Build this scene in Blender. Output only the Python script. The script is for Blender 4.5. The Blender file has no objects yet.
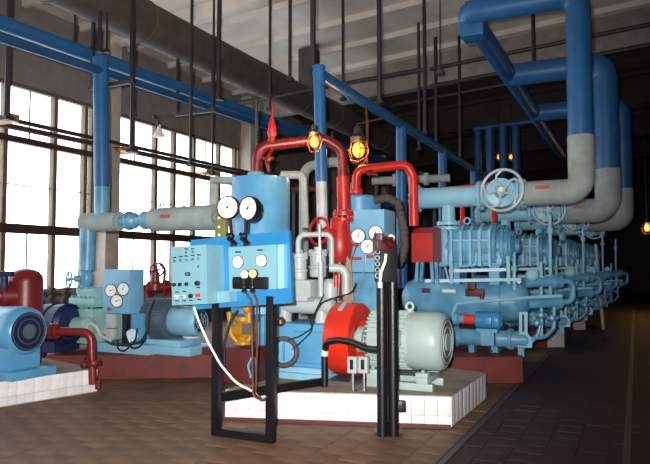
import bpy, bmesh, math, random
from mathutils import Vector, Matrix
random.seed(7)
S = bpy.context.scene
COL = S.collection
V = Vector
# ---------------------------------------------------------------- camera, world, lights, exposure
FPX, W0, H0, HOR = 640.0, 650, 464, 265.0
CAM = V((0, 0, 1.6))
YAW = math.radians(25.9)
PITCH = math.atan((HOR - H0 / 2) / FPX)
cd = bpy.data.cameras.new('camera')
cd.sensor_width = 36.0
cd.lens = 36.0 * FPX / W0
cam = bpy.data.objects.new('camera', cd)
cam.location = CAM
cam.rotation_euler = (math.pi / 2 + PITCH, 0, YAW)
COL.objects.link(cam)
S.camera = cam

w = bpy.data.worlds.new('overcast_sky')
S.world = w
w.use_nodes = True
bg = w.node_tree.nodes['Background']
bg.inputs[0].default_value = (0.93, 0.97, 1.0, 1)
bg.inputs[1].default_value = 5.5

fl = bpy.data.lights.new('camera_flash', 'SPOT')      # the flash of the photographer's camera, beam narrower than the lens
fl.spot_size = math.radians(88)
fl.spot_blend = 1.0
fl.shadow_soft_size = 0.03
fl.energy = 3100
fl.color = (1.0, 0.96, 0.92)
flo = bpy.data.objects.new('camera_flash', fl)
RIGHT = V((math.cos(YAW), math.sin(YAW), 0))
FWD = V((-math.sin(YAW), math.cos(YAW), 0))
flo.location = CAM + RIGHT * -0.10 + V((0, 0, 0.10))
flo.rotation_euler = (math.pi / 2 + PITCH + 0.03, 0, YAW + 0.10)
COL.objects.link(flo)

vs = S.view_settings
vs.view_transform = 'Standard'
vs.look = 'None'
vs.gamma = 1
vs.use_curve_mapping = False
vs.exposure = 0.0

# ---------------------------------------------------------------- pixel helpers (a pixel gives a direction; depth comes from the floor or the thing)
UP = V((0, 0, 1))
XA, YA = V((1, 0, 0)), V((0, 1, 0))
_cf = FWD * math.cos(PITCH) + UP * math.sin(PITCH)
_cu = UP * math.cos(PITCH) - FWD * math.sin(PITCH)
def ray(px, py):
    return _cf * FPX + RIGHT * (px - W0 / 2) - _cu * (py - H0 / 2)
def A(px, py, Z):                     # point on the pixel's ray at horizontal distance Z ahead
    d = ray(px, py)
    return CAM + d * (Z / d.dot(FWD))
def G(px, py, z=0.0):                 # point on the pixel's ray at height z
    d = ray(px, py)
    return CAM + d * ((z - CAM.z) / d.z)
def onX(px, py, x):
    d = ray(px, py)
    return CAM + d * (x / d.x)
def hit(P, d, px):                    # point on the line P + t d seen in pixel column px
    a = (px - W0 / 2) / FPX
    q = P - CAM
    t = (a * q.dot(FWD) - q.dot(RIGHT)) / (d.dot(RIGHT) - a * d.dot(FWD))
    return P + d * t
def R(rpx, Z):
    return rpx * Z / FPX
def zat(py, Z):
    return A(325, py, Z).z

# ---------------------------------------------------------------- mesh collector
def frame_of(d):
    d = d.normalized()
    a = UP if abs(d.z) < 0.9 else XA
    u = a.cross(d).normalized()
    return u, d.cross(u), d
class B:
    def __init__(s):
        s.bm = bmesh.new()
    def box(s, c, size, ax=(XA, YA, UP), bev=0.0):
        M = Matrix.Identity(4)
        for i in range(3):
            a = ax[i].normalized() * size[i]
            for j in range(3):
                M[j][i] = a[j]
        M.translation = c
        r = bmesh.ops.create_cube(s.bm, size=1, matrix=M)
        if bev > 0:
            es = list({e for v in r['verts'] for e in v.link_edges})
            bmesh.ops.bevel(s.bm, geom=es, offset=bev, segments=2, affect='EDGES', profile=0.6)
        return s
    def bar(s, a, b, w_, h_, bev=0.0):   # rectangular bar from a to b
        d = b - a
        u, v, n = frame_of(d)
        return s.box((a + b) / 2, (w_, h_, d.length), (u, v, n), bev)
    def rings(s, rings, cap0=True, cap1=True, closed=False):
        bm = s.bm
        vr = [[bm.verts.new(p) for p in r] for r in rings]
        n = len(vr[0])
        m = len(vr)
        for i in range(m if closed else m - 1):
            a, b = vr[i], vr[(i + 1) % m]
            for k in range(n):
                bm.faces.new((a[k], a[(k + 1) % n], b[(k + 1) % n], b[k]))
        if not closed:
            if cap0: bm.faces.new(vr[0][::-1])
            if cap1: bm.faces.new(vr[-1])
        return s
    def lathe(s, o, axis, prof, seg=24, cap=True):
        u, v, d = frame_of(axis)
        rr = []
        for t, r in prof:
            r = max(r, 1e-4)
            rr.append([o + d * t + (u * math.cos(2 * math.pi * k / seg) + v * math.sin(2 * math.pi * k / seg)) * r for k in range(seg)])
        return s.rings(rr, cap, cap)
    def cyl(s, a, b, r, r2=None, seg=16, bev=0.0):
        L = (b - a).length
        r2 = r if r2 is None else r2
        if bev:
            return s.lathe(a, b - a, [(0, r - bev), (bev, r), (L - bev, r2), (L, r2 - bev)], seg)
        return s.lathe(a, b - a, [(0, r), (L, r2)], seg)
    def tube(s, pts, r, bend=None, seg=12, arc=6):
        pts = [V(p) for p in pts]
        bend = 2.4 * r if bend is None else bend
        P = [pts[0]]
        for i in range(1, len(pts) - 1):
            p, a, b = pts[i], pts[i - 1], pts[i + 1]
            d0, d1 = (a - p), (b - p)
            l0, l1 = d0.length, d1.length
            d0.normalize(); d1.normalize()
            ang = d0.angle(d1)
            if ang > math.pi - 0.03:
                P.append(p); continue
            t = min(bend / math.tan(ang / 2), l0 * 0.48, l1 * 0.48)
            rad = t * math.tan(ang / 2)
            bis = (d0 + d1).normalized()
            c = p + bis * (rad / math.sin(ang / 2))
            s0, s1 = p + d0 * t - c, p + d1 * t - c
            th = s0.angle(s1)
            n_ = max(2, min(arc, int(th / 0.2) + 1))
            for k in range(n_ + 1):
                f = k / n_
                P.append(c + (s0 * math.sin((1 - f) * th) + s1 * math.sin(f * th)) / math.sin(th))
        P.append(pts[-1])
        Q = [P[0]]
        for p in P[1:]:
            if (p - Q[-1]).length > 1e-5: Q.append(p)
        P = Q
        rr = []
        t0 = (P[1] - P[0]).normalized()
        u, v, _ = frame_of(t0)
        for i, p in enumerate(P):
            if i == 0: t = (P[1] - P[0])
            elif i == len(P) - 1: t = (P[i] - P[i - 1])
            else: t = (P[i + 1] - P[i]).normalized() + (P[i] - P[i - 1]).normalized()
            t.normalize()
            q = t0.rotation_difference(t)
            u = q @ u
            v = t.cross(u).normalized(); u = v.cross(t).normalized()
            t0 = t
            rad = r if not callable(r) else r(i / (len(P) - 1))
            rr.append([p + (u * math.cos(2 * math.pi * k / seg) + v * math.sin(2 * math.pi * k / seg)) * rad for k in range(seg)])
        return s.rings(rr)
    def torus(s, c, axis, R_, r, seg=32, sub=8):
        u, v, d = frame_of(axis)
        rr = []
        for i in range(seg):
            a = 2 * math.pi * i / seg
            e = u * math.cos(a) + v * math.sin(a)
            rr.append([c + e * (R_ + r * math.cos(2 * math.pi * k / sub)) + d * (r * math.sin(2 * math.pi * k / sub)) for k in range(sub)])
        return s.rings(rr, closed=True)
    def ball(s, c, r, sc=(1, 1, 1), seg=16):
        M = Matrix.Translation(c) @ Matrix.Diagonal((sc[0], sc[1], sc[2], 1))
        bmesh.ops.create_uvsphere(s.bm, u_segments=seg, v_segments=max(6, seg // 2), radius=r, matrix=M)
        return s
    def ringbolts(s, c, axis, R_, n, r, h):
        u, v, d = frame_of(axis)
        for k in range(n):
            a = 2 * math.pi * (k + 0.5) / n
            p = c + (u * math.cos(a) + v * math.sin(a)) * R_
            s.cyl(p - d * h / 2, p + d * h / 2, r, seg=6)
        return s
    def prism(s, poly, d):             # polygon extruded by vector d
        bm = s.bm
        a = [bm.verts.new(p) for p in poly]
        b = [bm.verts.new(p + d) for p in poly]
        n = len(a)
        for k in range(n):
            bm.faces.new((a[k], a[(k + 1) % n], b[(k + 1) % n], b[k]))
        bm.faces.new(a[::-1]); bm.faces.new(b)
        return s

WL = {}
def _mesh(name, b, m, org):
    bm = b.bm
    bmesh.ops.recalc_face_normals(bm, faces=bm.faces[:])
    for v in bm.verts: v.co -= org
    me = bpy.data.meshes.new(name)
    bm.to_mesh(me); bm.free()
    me.polygons.foreach_set('use_smooth', [True] * len(me.polygons))
    me.set_sharp_from_angle(angle=math.radians(32))
    me.materials.append(MAT[m])
    return me
def part(name, b, m, parent, label=None):
    o = bpy.data.objects.new(name, _mesh(name, b, m, WL[parent.name]))
    COL.objects.link(o)
    o.parent = parent
    WL[o.name] = WL[parent.name]
    if label: o['label'] = label
    return o
def thing(name, label, cat, loc, group=None):
    o = bpy.data.objects.new(name, None)
    o.empty_display_size = 0.1
    COL.objects.link(o)
    o.location = loc
    WL[o.name] = V(loc)
    o['label'] = label; o['category'] = cat
    if group: o['group'] = group
    return o
def single(name, label, cat, b, m, group=None):
    vs_ = [v.co for v in b.bm.verts]
    lo = V([min(c[i] for c in vs_) for i in range(3)]); hi = V([max(c[i] for c in vs_) for i in range(3)])
    org = V(((lo.x + hi.x) / 2, (lo.y + hi.y) / 2, lo.z))
    o = bpy.data.objects.new(name, _mesh(name, b, m, org))
    COL.objects.link(o)
    o.location = org
    WL[o.name] = org
    o['label'] = label; o['category'] = cat
    if group: o['group'] = group
    return o
def struct(name, b, m, label=None, parent=None):
    if parent: return part(name, b, m, parent)
    o = single(name, label, 'structure', b, m)
    o['kind'] = 'structure'
    del o['category']
    if not label: del o['label']
    return o
def copy_tree(o, off, label=None, parent=None):
    c = o.copy(); COL.objects.link(c)
    if parent is None:
        c.location = o.location + off
        if label: c['label'] = label
    else:
        c.parent = parent
    for ch in KIDS.get(o.name, []): copy_tree(ch, off, None, c)
    return c
KIDS = {}
def index_kids():
    KIDS.clear()
    for o in S.objects:
        if o.parent: KIDS.setdefault(o.parent.name, []).append(o)

# ---------------------------------------------------------------- materials
MAT = {}
def lin(h):
    h = h.lstrip('#')
    out = []
    for i in (0, 2, 4):
        c = int(h[i:i + 2], 16) / 255
        out.append(c / 12.92 if c <= 0.04045 else ((c + 0.055) / 1.055) ** 2.4)
    return out
def mat(name, col, rough=0.45, metal=0.0, var=0.25, scale=4.0, bump=0.15, dirt=None, bscale=60, rand=None, spec=0.5):
    m = bpy.data.materials.new(name); MAT[name] = m
    m.use_nodes = True
    nt = m.node_tree; N = nt.nodes; L = nt.links
    p = N['Principled BSDF']
    c = lin(col)
    tc = N.new('ShaderNodeTexCoord')
    nz = N.new('ShaderNodeTexNoise'); nz.inputs['Scale'].default_value = scale; nz.inputs['Detail'].default_value = 6
    L.new(tc.outputs['Object'], nz.inputs['Vector'])
    rp = N.new('ShaderNodeValToRGB')
    rp.color_ramp.elements[0].position = 0.3; rp.color_ramp.elements[1].position = 0.68
    d = lin(dirt) if dirt else [x * (1 - var) for x in c]
    rp.color_ramp.elements[0].color = (*d, 1)
    rp.color_ramp.elements[1].color = (*c, 1)
    L.new(nz.outputs['Fac'], rp.inputs['Fac'])
    out = rp.outputs['Color']
    if rand:
        src = N.new('ShaderNodeObjectInfo').outputs['Random'] if rand == 'object' else N.new('ShaderNodeNewGeometry').outputs['Random Per Island']
        mr = N.new('ShaderNodeMapRange'); mr.inputs['To Min'].default_value = 0.85; mr.inputs['To Max'].default_value = 1.1
        L.new(src, mr.inputs['Value'])
        mx = N.new('ShaderNodeMix'); mx.data_type = 'RGBA'; mx.blend_type = 'MULTIPLY'; mx.inputs['Factor'].default_value = 1
        L.new(out, mx.inputs['A']); L.new(mr.outputs['Result'], mx.inputs['B'])
        out = mx.outputs['Result']
    L.new(out, p.inputs['Base Color'])
    p.inputs['Roughness'].default_value = rough
    p.inputs['Metallic'].default_value = metal
    p.inputs['Specular IOR Level'].default_value = spec
    if bump:
        n2 = N.new('ShaderNodeTexNoise'); n2.inputs['Scale'].default_value = bscale; n2.inputs['Detail'].default_value = 3
        L.new(tc.outputs['Object'], n2.inputs['Vector'])
        bp = N.new('ShaderNodeBump'); bp.inputs['Strength'].default_value = bump; bp.inputs['Distance'].default_value = 0.01
        L.new(n2.outputs['Fac'], bp.inputs['Height']); L.new(bp.outputs['Normal'], p.inputs['Normal'])
    return m
def emit(name, col, strength):
    m = bpy.data.materials.new(name); MAT[name] = m
    m.use_nodes = True
    p = m.node_tree.nodes['Principled BSDF']
    p.inputs['Base Color'].default_value = (*lin(col), 1)
    p.inputs['Emission Color'].default_value = (*lin(col), 1)
    p.inputs['Emission Strength'].default_value = strength
mat('sky_blue', '5BA3CF', 0.35, var=0.22)
mat('light_blue', '78B2D6', 0.38, var=0.15)
mat('maroon', '4A1216', 0.45, var=0.3)
mat('grille_grey', '5F6B6A', 0.6, var=0.2)
mat('pump_blue', '4090C6', 0.38, var=0.2)
mat('azure', '2C7EB6', 0.35, var=0.15)
mat('pale_blue', '8CC4DC', 0.4, var=0.2)
mat('teal_box', '78A8B6', 0.4, var=0.1)
mat('mint', '96C4BE', 0.45, var=0.25)
mat('machine_blue', '6CAACA', 0.38, var=0.35, dirt='4682A2')
mat('pipe_blue', '256398', 0.4, var=0.25)
mat('deep_blue', '1B4F80', 0.45, var=0.3)
mat('navy', '16204A', 0.5, var=0.3)
mat('grey_paint', 'B4C0BF', 0.4, var=0.2)
mat('motor_grey', 'A9BDB8', 0.38, var=0.15)
mat('insulation', 'A3AEAA', 0.75, var=0.3, bump=0.4, bscale=25)
mat('duct_grey', '544B45', 0.75, var=0.35, bump=0.3)
mat('red', 'D0281E', 0.33, var=0.2)
mat('valve_red', 'B4221C', 0.4, var=0.25)
mat('guard_red', 'D8301A', 0.35, var=0.15)
mat('dark_red', '7A1A1C', 0.38, var=0.3)
mat('oxide_red', '5A1E1C', 0.55, var=0.35)
mat('black', '0E0F14', 0.4, var=0.3)
mat('rubber', '101116', 0.6, var=0.3)
mat('yellow', 'B8821A', 0.45, var=0.3)
mat('ochre', '7E5A14', 0.5, var=0.3)
mat('cream', 'E8E2D2', 0.4, var=0.08)
mat('white_cable', 'E6E8EE', 0.4, var=0.05)
mat('copper', '7A5038', 0.4, metal=0.6, var=0.3)
mat('steel', '8F9496', 0.35, metal=0.7, var=0.2)
mat('dark_steel', '2E2B2B', 0.5, var=0.3)
mat('motor_dark', '4E626E', 0.5, var=0.3)
mat('brown_rail', '4A3128', 0.55, var=0.3)
mat('olive', '6C6C40', 0.5, var=0.2)
mat('dial_white', 'F2F0E8', 0.4, var=0.03, bump=0)
mat('dial_amber', 'E6C98A', 0.4, var=0.05, bump=0)
mat('ink', '121214', 0.5, var=0.0, bump=0)
mat('button_red', 'E03A2A', 0.35, var=0.0, bump=0)
mat('plate_red', 'A8442E', 0.5, var=0.1, bump=0)
mat('white_tile', 'F0EEEF', 0.35, var=0.14, rand='object', scale=9)
mat('plinth_concrete', 'A79A8C', 0.85, var=0.35, bump=0.4)
mat('red_plinth', '7A1F1C', 0.6, dirt='4E2420', scale=5, bump=0.4)
mat('floor_base', '50402F', 0.9, var=0.3)
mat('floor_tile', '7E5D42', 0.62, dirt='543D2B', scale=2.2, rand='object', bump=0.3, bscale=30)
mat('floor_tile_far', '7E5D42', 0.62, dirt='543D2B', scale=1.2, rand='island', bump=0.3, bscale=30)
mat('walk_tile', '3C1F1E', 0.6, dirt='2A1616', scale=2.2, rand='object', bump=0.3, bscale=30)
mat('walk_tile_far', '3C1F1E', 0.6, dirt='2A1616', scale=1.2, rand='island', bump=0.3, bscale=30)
mat('strip_steel', '4A4341', 0.5, var=0.3)
mat('wall_paint', '8B8580', 0.9, var=0.2, bump=0.3)
mat('ceiling_shaded', '39322F', 0.9, var=0.3, scale=1.2, bump=0.3)  # far ceiling colour, darkened to paint in the shade of the unlit bays
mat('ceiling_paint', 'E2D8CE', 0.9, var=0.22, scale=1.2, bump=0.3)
mat('girder', '9C928A', 0.9, var=0.3, bump=0.3)
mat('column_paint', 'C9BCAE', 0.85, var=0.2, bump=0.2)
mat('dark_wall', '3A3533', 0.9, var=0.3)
mat('window_frame', '75644F', 0.7, var=0.3)
emit('bulb', 'FF8028', 3.2)
def glass():
    m = bpy.data.materials.new('pane_glass'); MAT['pane_glass'] = m
    m.use_nodes = True
    nt = m.node_tree; N = nt.nodes; L = nt.links
    N.remove(N['Principled BSDF'])
    t = N.new('ShaderNodeBsdfTransparent'); t.inputs[0].default_value = (0.95, 0.98, 1, 1)
    g = N.new('ShaderNodeBsdfGlossy'); g.inputs['Roughness'].default_value = 0.08
    x = N.new('ShaderNodeMixShader')
    x.inputs[0].default_value = 0.05; L.new(t.outputs[0], x.inputs[1]); L.new(g.outputs[0], x.inputs[2])
    L.new(x.outputs[0], N['Material Output'].inputs[0])
glass()

# ---------------------------------------------------------------- the hall
WX, RX, Y0, Y1 = -11.1, 7.0, -4.0, 41.0          # left wall, right wall, wall behind the camera, far wall
SILL, LINT, EAVE, SLOPE = 1.02, 5.27, 6.9, math.tan(math.radians(4))
def ceil_z(x): return EAVE + (x - WX) * SLOPE
fb = B().box(V(((WX + RX) / 2, (Y0 + Y1) / 2, -0.13)), (RX - WX, Y1 - Y0, 0.22))
floor = struct('floor', fb, 'floor_base', 'brown tiled floor of the machine hall')
# floor tiles: the nearest are pieces, the rest one paving
e0, e1 = G(430, 456), G(513, 392)
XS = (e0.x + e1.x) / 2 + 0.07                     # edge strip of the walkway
TS = 0.25
tb = B(); tb.box(V((0, 0, -0.01)), (TS - 0.005, TS - 0.005, 0.02))
tm = _mesh('tile', tb, 'floor_tile', V((0, 0, 0)))
wb = B(); wb.box(V((0, 0, -0.01)), (TS - 0.005, TS - 0.005, 0.02))
wm = _mesh('tile', wb, 'walk_tile', V((0, 0, 0)))
cells = []
for i in range(int((RX - WX) / TS)):
    x = WX + 0.1 + TS * (i + 0.5)
    row = math.floor(x / TS)
    for j in range(int((Y1 - Y0) / TS)):
        y = Y0 + TS * (j + 0.5) + (TS / 2 if row % 2 else 0)
        if y > Y1 - 0.15: continue
        q = V((x, y, 0)) - CAM
        z_ = q.dot(FWD); u_ = q.dot(RIGHT)
        cells.append((x, y, z_, u_))
seen = [c for c in cells if c[2] > 4.9 and abs(c[3]) < c[2] * 0.53]
seen.sort(key=lambda c: c[2])
near = set(seen[:300])
pf, pw = B(), B()
for c in cells:
    x, y = c[0], c[1]
    if c in near:
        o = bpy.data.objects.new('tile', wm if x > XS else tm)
        o.location = V((x, y, random.uniform(-0.003, 0.002))) - WL[floor.name]
        o.rotation_euler = (random.uniform(-.008, .008), random.uniform(-.008, .008), random.uniform(-.01, .01))
        COL.objects.link(o); o.parent = floor
    else:
        h = TS / 2 - 0.0025
        z_ = random.uniform(-0.003, 0.001)
        b_ = (pw if x > XS else pf).bm
        b_.faces.new([b_.verts.new((x + a * h, y + b * h, z_ + random.uniform(-.001, .001))) for a, b in ((-1, -1), (1, -1), (1, 1), (-1, 1))])
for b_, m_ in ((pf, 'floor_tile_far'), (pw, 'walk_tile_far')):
    o = part('paving', b_, m_, floor); o['kind'] = 'stuff'
struct('trim_1', B().box(V((XS, 12, 0.003)), (0.05, 28, 0.012)), 'strip_steel', 'steel edge strip running along the floor beside the plinths')
s2 = (G(621, 464).x + G(633, 407).x) / 2
struct('trim_2', B().box(V((s2, 12, 0.003)), (0.06, 28, 0.012)), 'strip_steel', 'steel strip crossing the dark walkway at the right')
# walls
wl = B()
wl.box(V((WX - 0.15, (Y0 + Y1) / 2, SILL / 2 - 0.15)), (0.3, Y1 - Y0, SILL + 0.3))
wl.box(V((WX - 0.15, (Y0 + Y1) / 2, (LINT + EAVE) / 2 + 0.1)), (0.3, Y1 - Y0, EAVE - LINT + 0.2))
wl.box(V((WX - 0.15, -2.5, (SILL + LINT) / 2)), (0.3, 3.0, LINT - SILL))
wl.box(V((WX - 0.15, 20.4, (SILL + LINT) / 2)), (0.3, 6.8, LINT - SILL))
wl.box(V((WX - 0.15, 33.3, (SILL + LINT) / 2)), (0.3, 15.4, LINT - SILL))
wl.box(V((WX - 0.15, 24.7, (SILL + 4.4) / 2)), (0.3, 1.8, 4.4 - SILL))
wall_left = struct('wall_left', wl, 'wall_paint', 'long grey side wall with the big industrial windows')
for k in range(8):
    y = -1 + 6 * k
    part('column', B().box(V((WX + 0.12, y, EAVE / 2)), (0.5, 0.42, EAVE), bev=0.015), 'column_paint', wall_left)
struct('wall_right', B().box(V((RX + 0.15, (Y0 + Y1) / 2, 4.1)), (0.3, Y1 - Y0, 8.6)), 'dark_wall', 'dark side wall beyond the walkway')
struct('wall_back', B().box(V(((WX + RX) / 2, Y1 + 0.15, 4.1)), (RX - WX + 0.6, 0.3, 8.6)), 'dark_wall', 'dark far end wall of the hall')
struct('wall_front', B().box(V(((WX + RX) / 2, Y0 - 0.15, 4.1)), (RX - WX + 0.6, 0.3, 8.6)), 'wall_paint', 'end wall behind the photographer')
# ceiling: sloping slabs, ribs, girders
sl = V((1, 0, SLOPE)).normalized(); sn = sl.cross(YA) * -1
sn = V((-SLOPE, 0, 1)).normalized()
mid = (WX + RX) / 2
YB = 17.0                                         # past this girder the shade of the unlit bays is painted into the colour
cb = B().box(V((mid, (Y0 + YB) / 2, ceil_z(mid) + 0.15)), ((RX - WX) * 1.03, YB - Y0 + 0.3, 0.2), (sl, YA, sn))
ceiling = struct('ceiling', cb, 'ceiling_paint', 'pale ribbed concrete slab ceiling sloping up to the right')
part('shaded_slab', B().box(V((mid, (YB + Y1) / 2 + 0.1, ceil_z(mid) + 0.15)), ((RX - WX) * 1.03, Y1 - YB + 0.3, 0.2), (sl, YA, sn)), 'ceiling_shaded', ceiling, 'far bay slab with shade painted into its colour')
rb = B().box(V((mid, 0, ceil_z(mid))), ((RX - WX) * 1.0, 0.10, 0.16), (sl, YA, sn))
first = dark = None
for k in range(28):
    y = Y0 + 0.8 + 1.5 * k
    if abs((y - 5) % 6) < 0.3 or abs((y - 5) % 6) > 5.7: continue
    if first is None:
        for v in rb.bm.verts: v.co.y += y
        first = part('rib', rb, 'ceiling_paint', ceiling); fy = y
    else:
        o = first.copy(); COL.objects.link(o); o.location.y += y - fy
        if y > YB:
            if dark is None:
                dark = first.data.copy(); dark.materials[0] = MAT['ceiling_shaded']
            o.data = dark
for k in range(8):
    y = -1 + 6 * k
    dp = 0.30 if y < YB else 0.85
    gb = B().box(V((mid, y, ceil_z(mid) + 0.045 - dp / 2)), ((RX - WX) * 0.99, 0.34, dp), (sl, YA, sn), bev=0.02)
    part('girder', gb, 'ceiling_paint' if y < YB else 'girder' if y == YB else 'ceiling_shaded', ceiling)  # girders past YB also carry the painted shade
# windows: one per bay between the columns
MUL = [0.46, 1.90, 2.64, 3.50, 4.70, 5.54]
TRN = [SILL, 2.33, 4.12, LINT]
def make_window(y0, n):
    root = thing('window_%d' % n, '', 'window', V((WX - 0.1, y0 + 3, SILL)))
    del root['category']; del root['label']; root['kind'] = 'structure'
    yl, yr = y0 + 0.21, y0 + 5.79
    x = WX - 0.1
    f = B()
    for zz in (SILL + 0.04, LINT - 0.04):
        f.box(V((x, (yl + yr) / 2, zz)), (0.12, yr - yl, 0.08))
    for yy in (yl + 0.03, yr - 0.03):
        f.box(V((x, yy, (SILL + LINT) / 2)), (0.12, 0.06, LINT - SILL))
    part('window_frame', f, 'window_frame', root)
    for m in MUL:
        part('mullion', B().box(V((x + 0.02, y0 + m, (SILL + LINT) / 2)), (0.14, 0.10, LINT - SILL - 0.1), bev=0.01), 'window_frame', root)
    part('transom', B().box(V((x + 0.03, y0 + 3, TRN[1])), (0.13, yr - yl, 0.19)), 'brown_rail', root)
    part('transom', B().box(V((x + 0.03, y0 + 3, TRN[2])), (0.13, yr - yl, 0.13)), 'brown_rail', root)
    thin = [1.18, 4.10]
    for m in thin:
        for a, b in ((0, 1), (2, 3)):
            part('glazing_bar', B().box(V((x, y0 + m, (TRN[a] + TRN[b]) / 2)), (0.03, 0.022, TRN[b] - TRN[a] - 0.1)), 'window_frame', root)
    part('glazing_bar', B().box(V((x, y0 + 3, 3.22)), (0.03, yr - yl, 0.02)), 'window_frame', root)
    cols = [0.21] + MUL + [5.79]
    for i in range(len(cols) - 1):
        for j in range(3):
            part('pane', B().box(V((x - 0.01, y0 + (cols[i] + cols[i + 1]) / 2, (TRN[j] + TRN[j + 1]) / 2)), (0.006, cols[i + 1] - cols[i] - 0.02, TRN[j + 1] - TRN[j] - 0.05)), 'pane_glass', root)
    return root
win = make_window(-1, 1)
index_kids()
for k in range(1, 3):
    c = copy_tree(win, V((0, 6 * k, 0)))
    c.name = 'window_%d' % (k + 1)
for k in range(3):       # sampling portals in the window openings
    L_ = bpy.data.lights.new('window_portal', 'AREA'); L_.shape = 'RECTANGLE'; L_.size = LINT - SILL; L_.size_y = 5.6
    L_.cycles.is_portal = True
    o = bpy.data.objects.new('window_portal', L_); COL.objects.link(o)
    o.location = (WX - 0.02, 2 + 6 * k, (SILL + LINT) / 2); o.rotation_euler = (0, -math.pi / 2, 0)

w4 = thing('window_4', '', 'window', V((WX - 0.1, 24.7, 4.4)))
del w4['category']; del w4['label']; w4['kind'] = 'structure'
part('window_frame', B().box(V((WX - 0.1, 24.7, 4.43)), (0.12, 1.8, 0.06)).box(V((WX - 0.1, 24.7, 5.24)), (0.12, 1.8, 0.06)).box(V((WX - 0.1, 23.83, 4.83)), (0.12, 0.06, 0.86)).box(V((WX - 0.1, 25.57, 4.83)), (0.12, 0.06, 0.86)).box(V((WX - 0.1, 24.7, 4.83)), (0.1, 0.05, 0.86)), 'window_frame', w4)
for yy in (24.26, 25.14):
    part('pane', B().box(V((WX - 0.11, yy, 4.83)), (0.006, 0.8, 0.8)), 'pane_glass', w4)

#==SECTION2==
# ---------------------------------------------------------------- shared builders
def ax_of(P, a, b):                    # helper: unit direction
    return (b - a).normalized()
def mbox(b, P, sx, sy, sz, bev=0.0):   # box whose near-right-bottom... centre bottom at P
    return b.box(P + UP * (sz / 2), (sx, sy, sz), bev=bev)
def handwheel(name, c, axis, Rr, rr, m, parent, spokes=5, curved=False, hub=None, label=None):
    b = B()
    b.torus(c, axis, Rr, rr, seg=36, sub=8)
    u, v, d = frame_of(axis)
    hub = hub or Rr * 0.2
    b.cyl(c - d * rr * 1.6, c + d * rr * 1.6, hub, seg=14, bev=rr * 0.4)
    for k in range(spokes):
        a = 2 * math.pi * k / spokes + 0.3
        da = 0.55 if curved else 0.0
        pts = []
        for i in range(5):
            f = i / 4
            r_ = hub * 0.7 + (Rr - hub * 0.7) * f
            aa = a + da * math.sin(f * math.pi) * (1 if True else 0)
            pts.append(c + (u * math.cos(aa) + v * math.sin(aa)) * r_)
        b.tube(pts, rr * 0.85, bend=0.02, seg=6)
    return part(name, b, m, parent, label)
def flange(b, c, axis, r, th, n=10):
    u, v, d = frame_of(axis)
    b.cyl(c - d * th / 2, c + d * th / 2, r, seg=28, bev=th * 0.12)
    b.ringbolts(c, axis, r * 0.86, n, r * 0.07, th * 1.7)
def gauge(c, n, r, parent, face='dial_white', ang=0.7, case='black', depth=0.06, marks=True):
    n = n.normalized()
    g = B()
    g.lathe(c - n * depth, n, [(0, r * 0.86), (depth * 0.15, r), (depth * 0.95, r), (depth, r * 0.99), (depth, r * 0.9), (depth * 0.9, r * 0.88)], 32)
    go = part('gauge', g, case, parent)
    f = B(); f.cyl(c - n * depth * 0.1, c - n * 0.002, r * 0.89, seg=32)
    part('dial', f, face, go)
    u, v, _ = frame_of(n)
    if marks:
        t = B()
        for k in range(13):
            a = -0.75 * math.pi + 1.5 * math.pi * k / 12
            e = UP * math.cos(a) + (UP.cross(n)).normalized() * math.sin(a)
            s_ = e.cross(n)
            q = c + e * r * (0.74)
            t.box(q + n * 0.0008, (r * 0.035, r * (0.16 if k % 3 == 0 else 0.09), 0.0016), (s_, e, n))
        part('scale_marks', t, 'ink', go)
    e = UP * math.cos(ang) + (UP.cross(n)).normalized() * math.sin(ang)
    nd = B().box(c + e * r * 0.2 + n * 0.003, (r * 0.06, r * 0.85, 0.003), (e.cross(n), e, n))
    nd.cyl(c, c + n * 0.006, r * 0.1, seg=10)
    part('needle', nd, 'ink', go)
    return go
def plinth_from(fl_, fr_, back, h, name, label, m, tiles=None, group=None):
    poly = [V((p.x, p.y, 0)) for p in (fl_, fr_, fr_ + back[1], fl_ + back[0])]
    root = thing(name, label, 'plinth', (poly[0] + poly[2]) / 2, group)
    part('block', B().prism([p + UP * 0.002 for p in poly], UP * h), m, root)
    return root, poly
def tile_face(root, a, b, h, wdt, rows, m):
    d = b - a
    L = d.length; n = max(1, round(L / wdt)); tw = L / n
    ang = math.atan2(d.y, d.x)
    zs = 0.012
    for hh in rows:
        me = _mesh('tile', B().box(V((0, 0, 0)), (tw - 0.0035, 0.014, hh - 0.004), bev=0.0015), m, V((0, 0, 0)))
        for k in range(n):
            o = bpy.data.objects.new('tile', me)
            COL.objects.link(o); o.parent = root
            o.location = a + d * ((k + 0.5) / n) + UP * (zs + hh / 2) - WL[root.name]
            o.rotation_euler = (random.uniform(-.006, .006), 0, ang + random.uniform(-.006, .006))
        zs += hh
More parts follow.
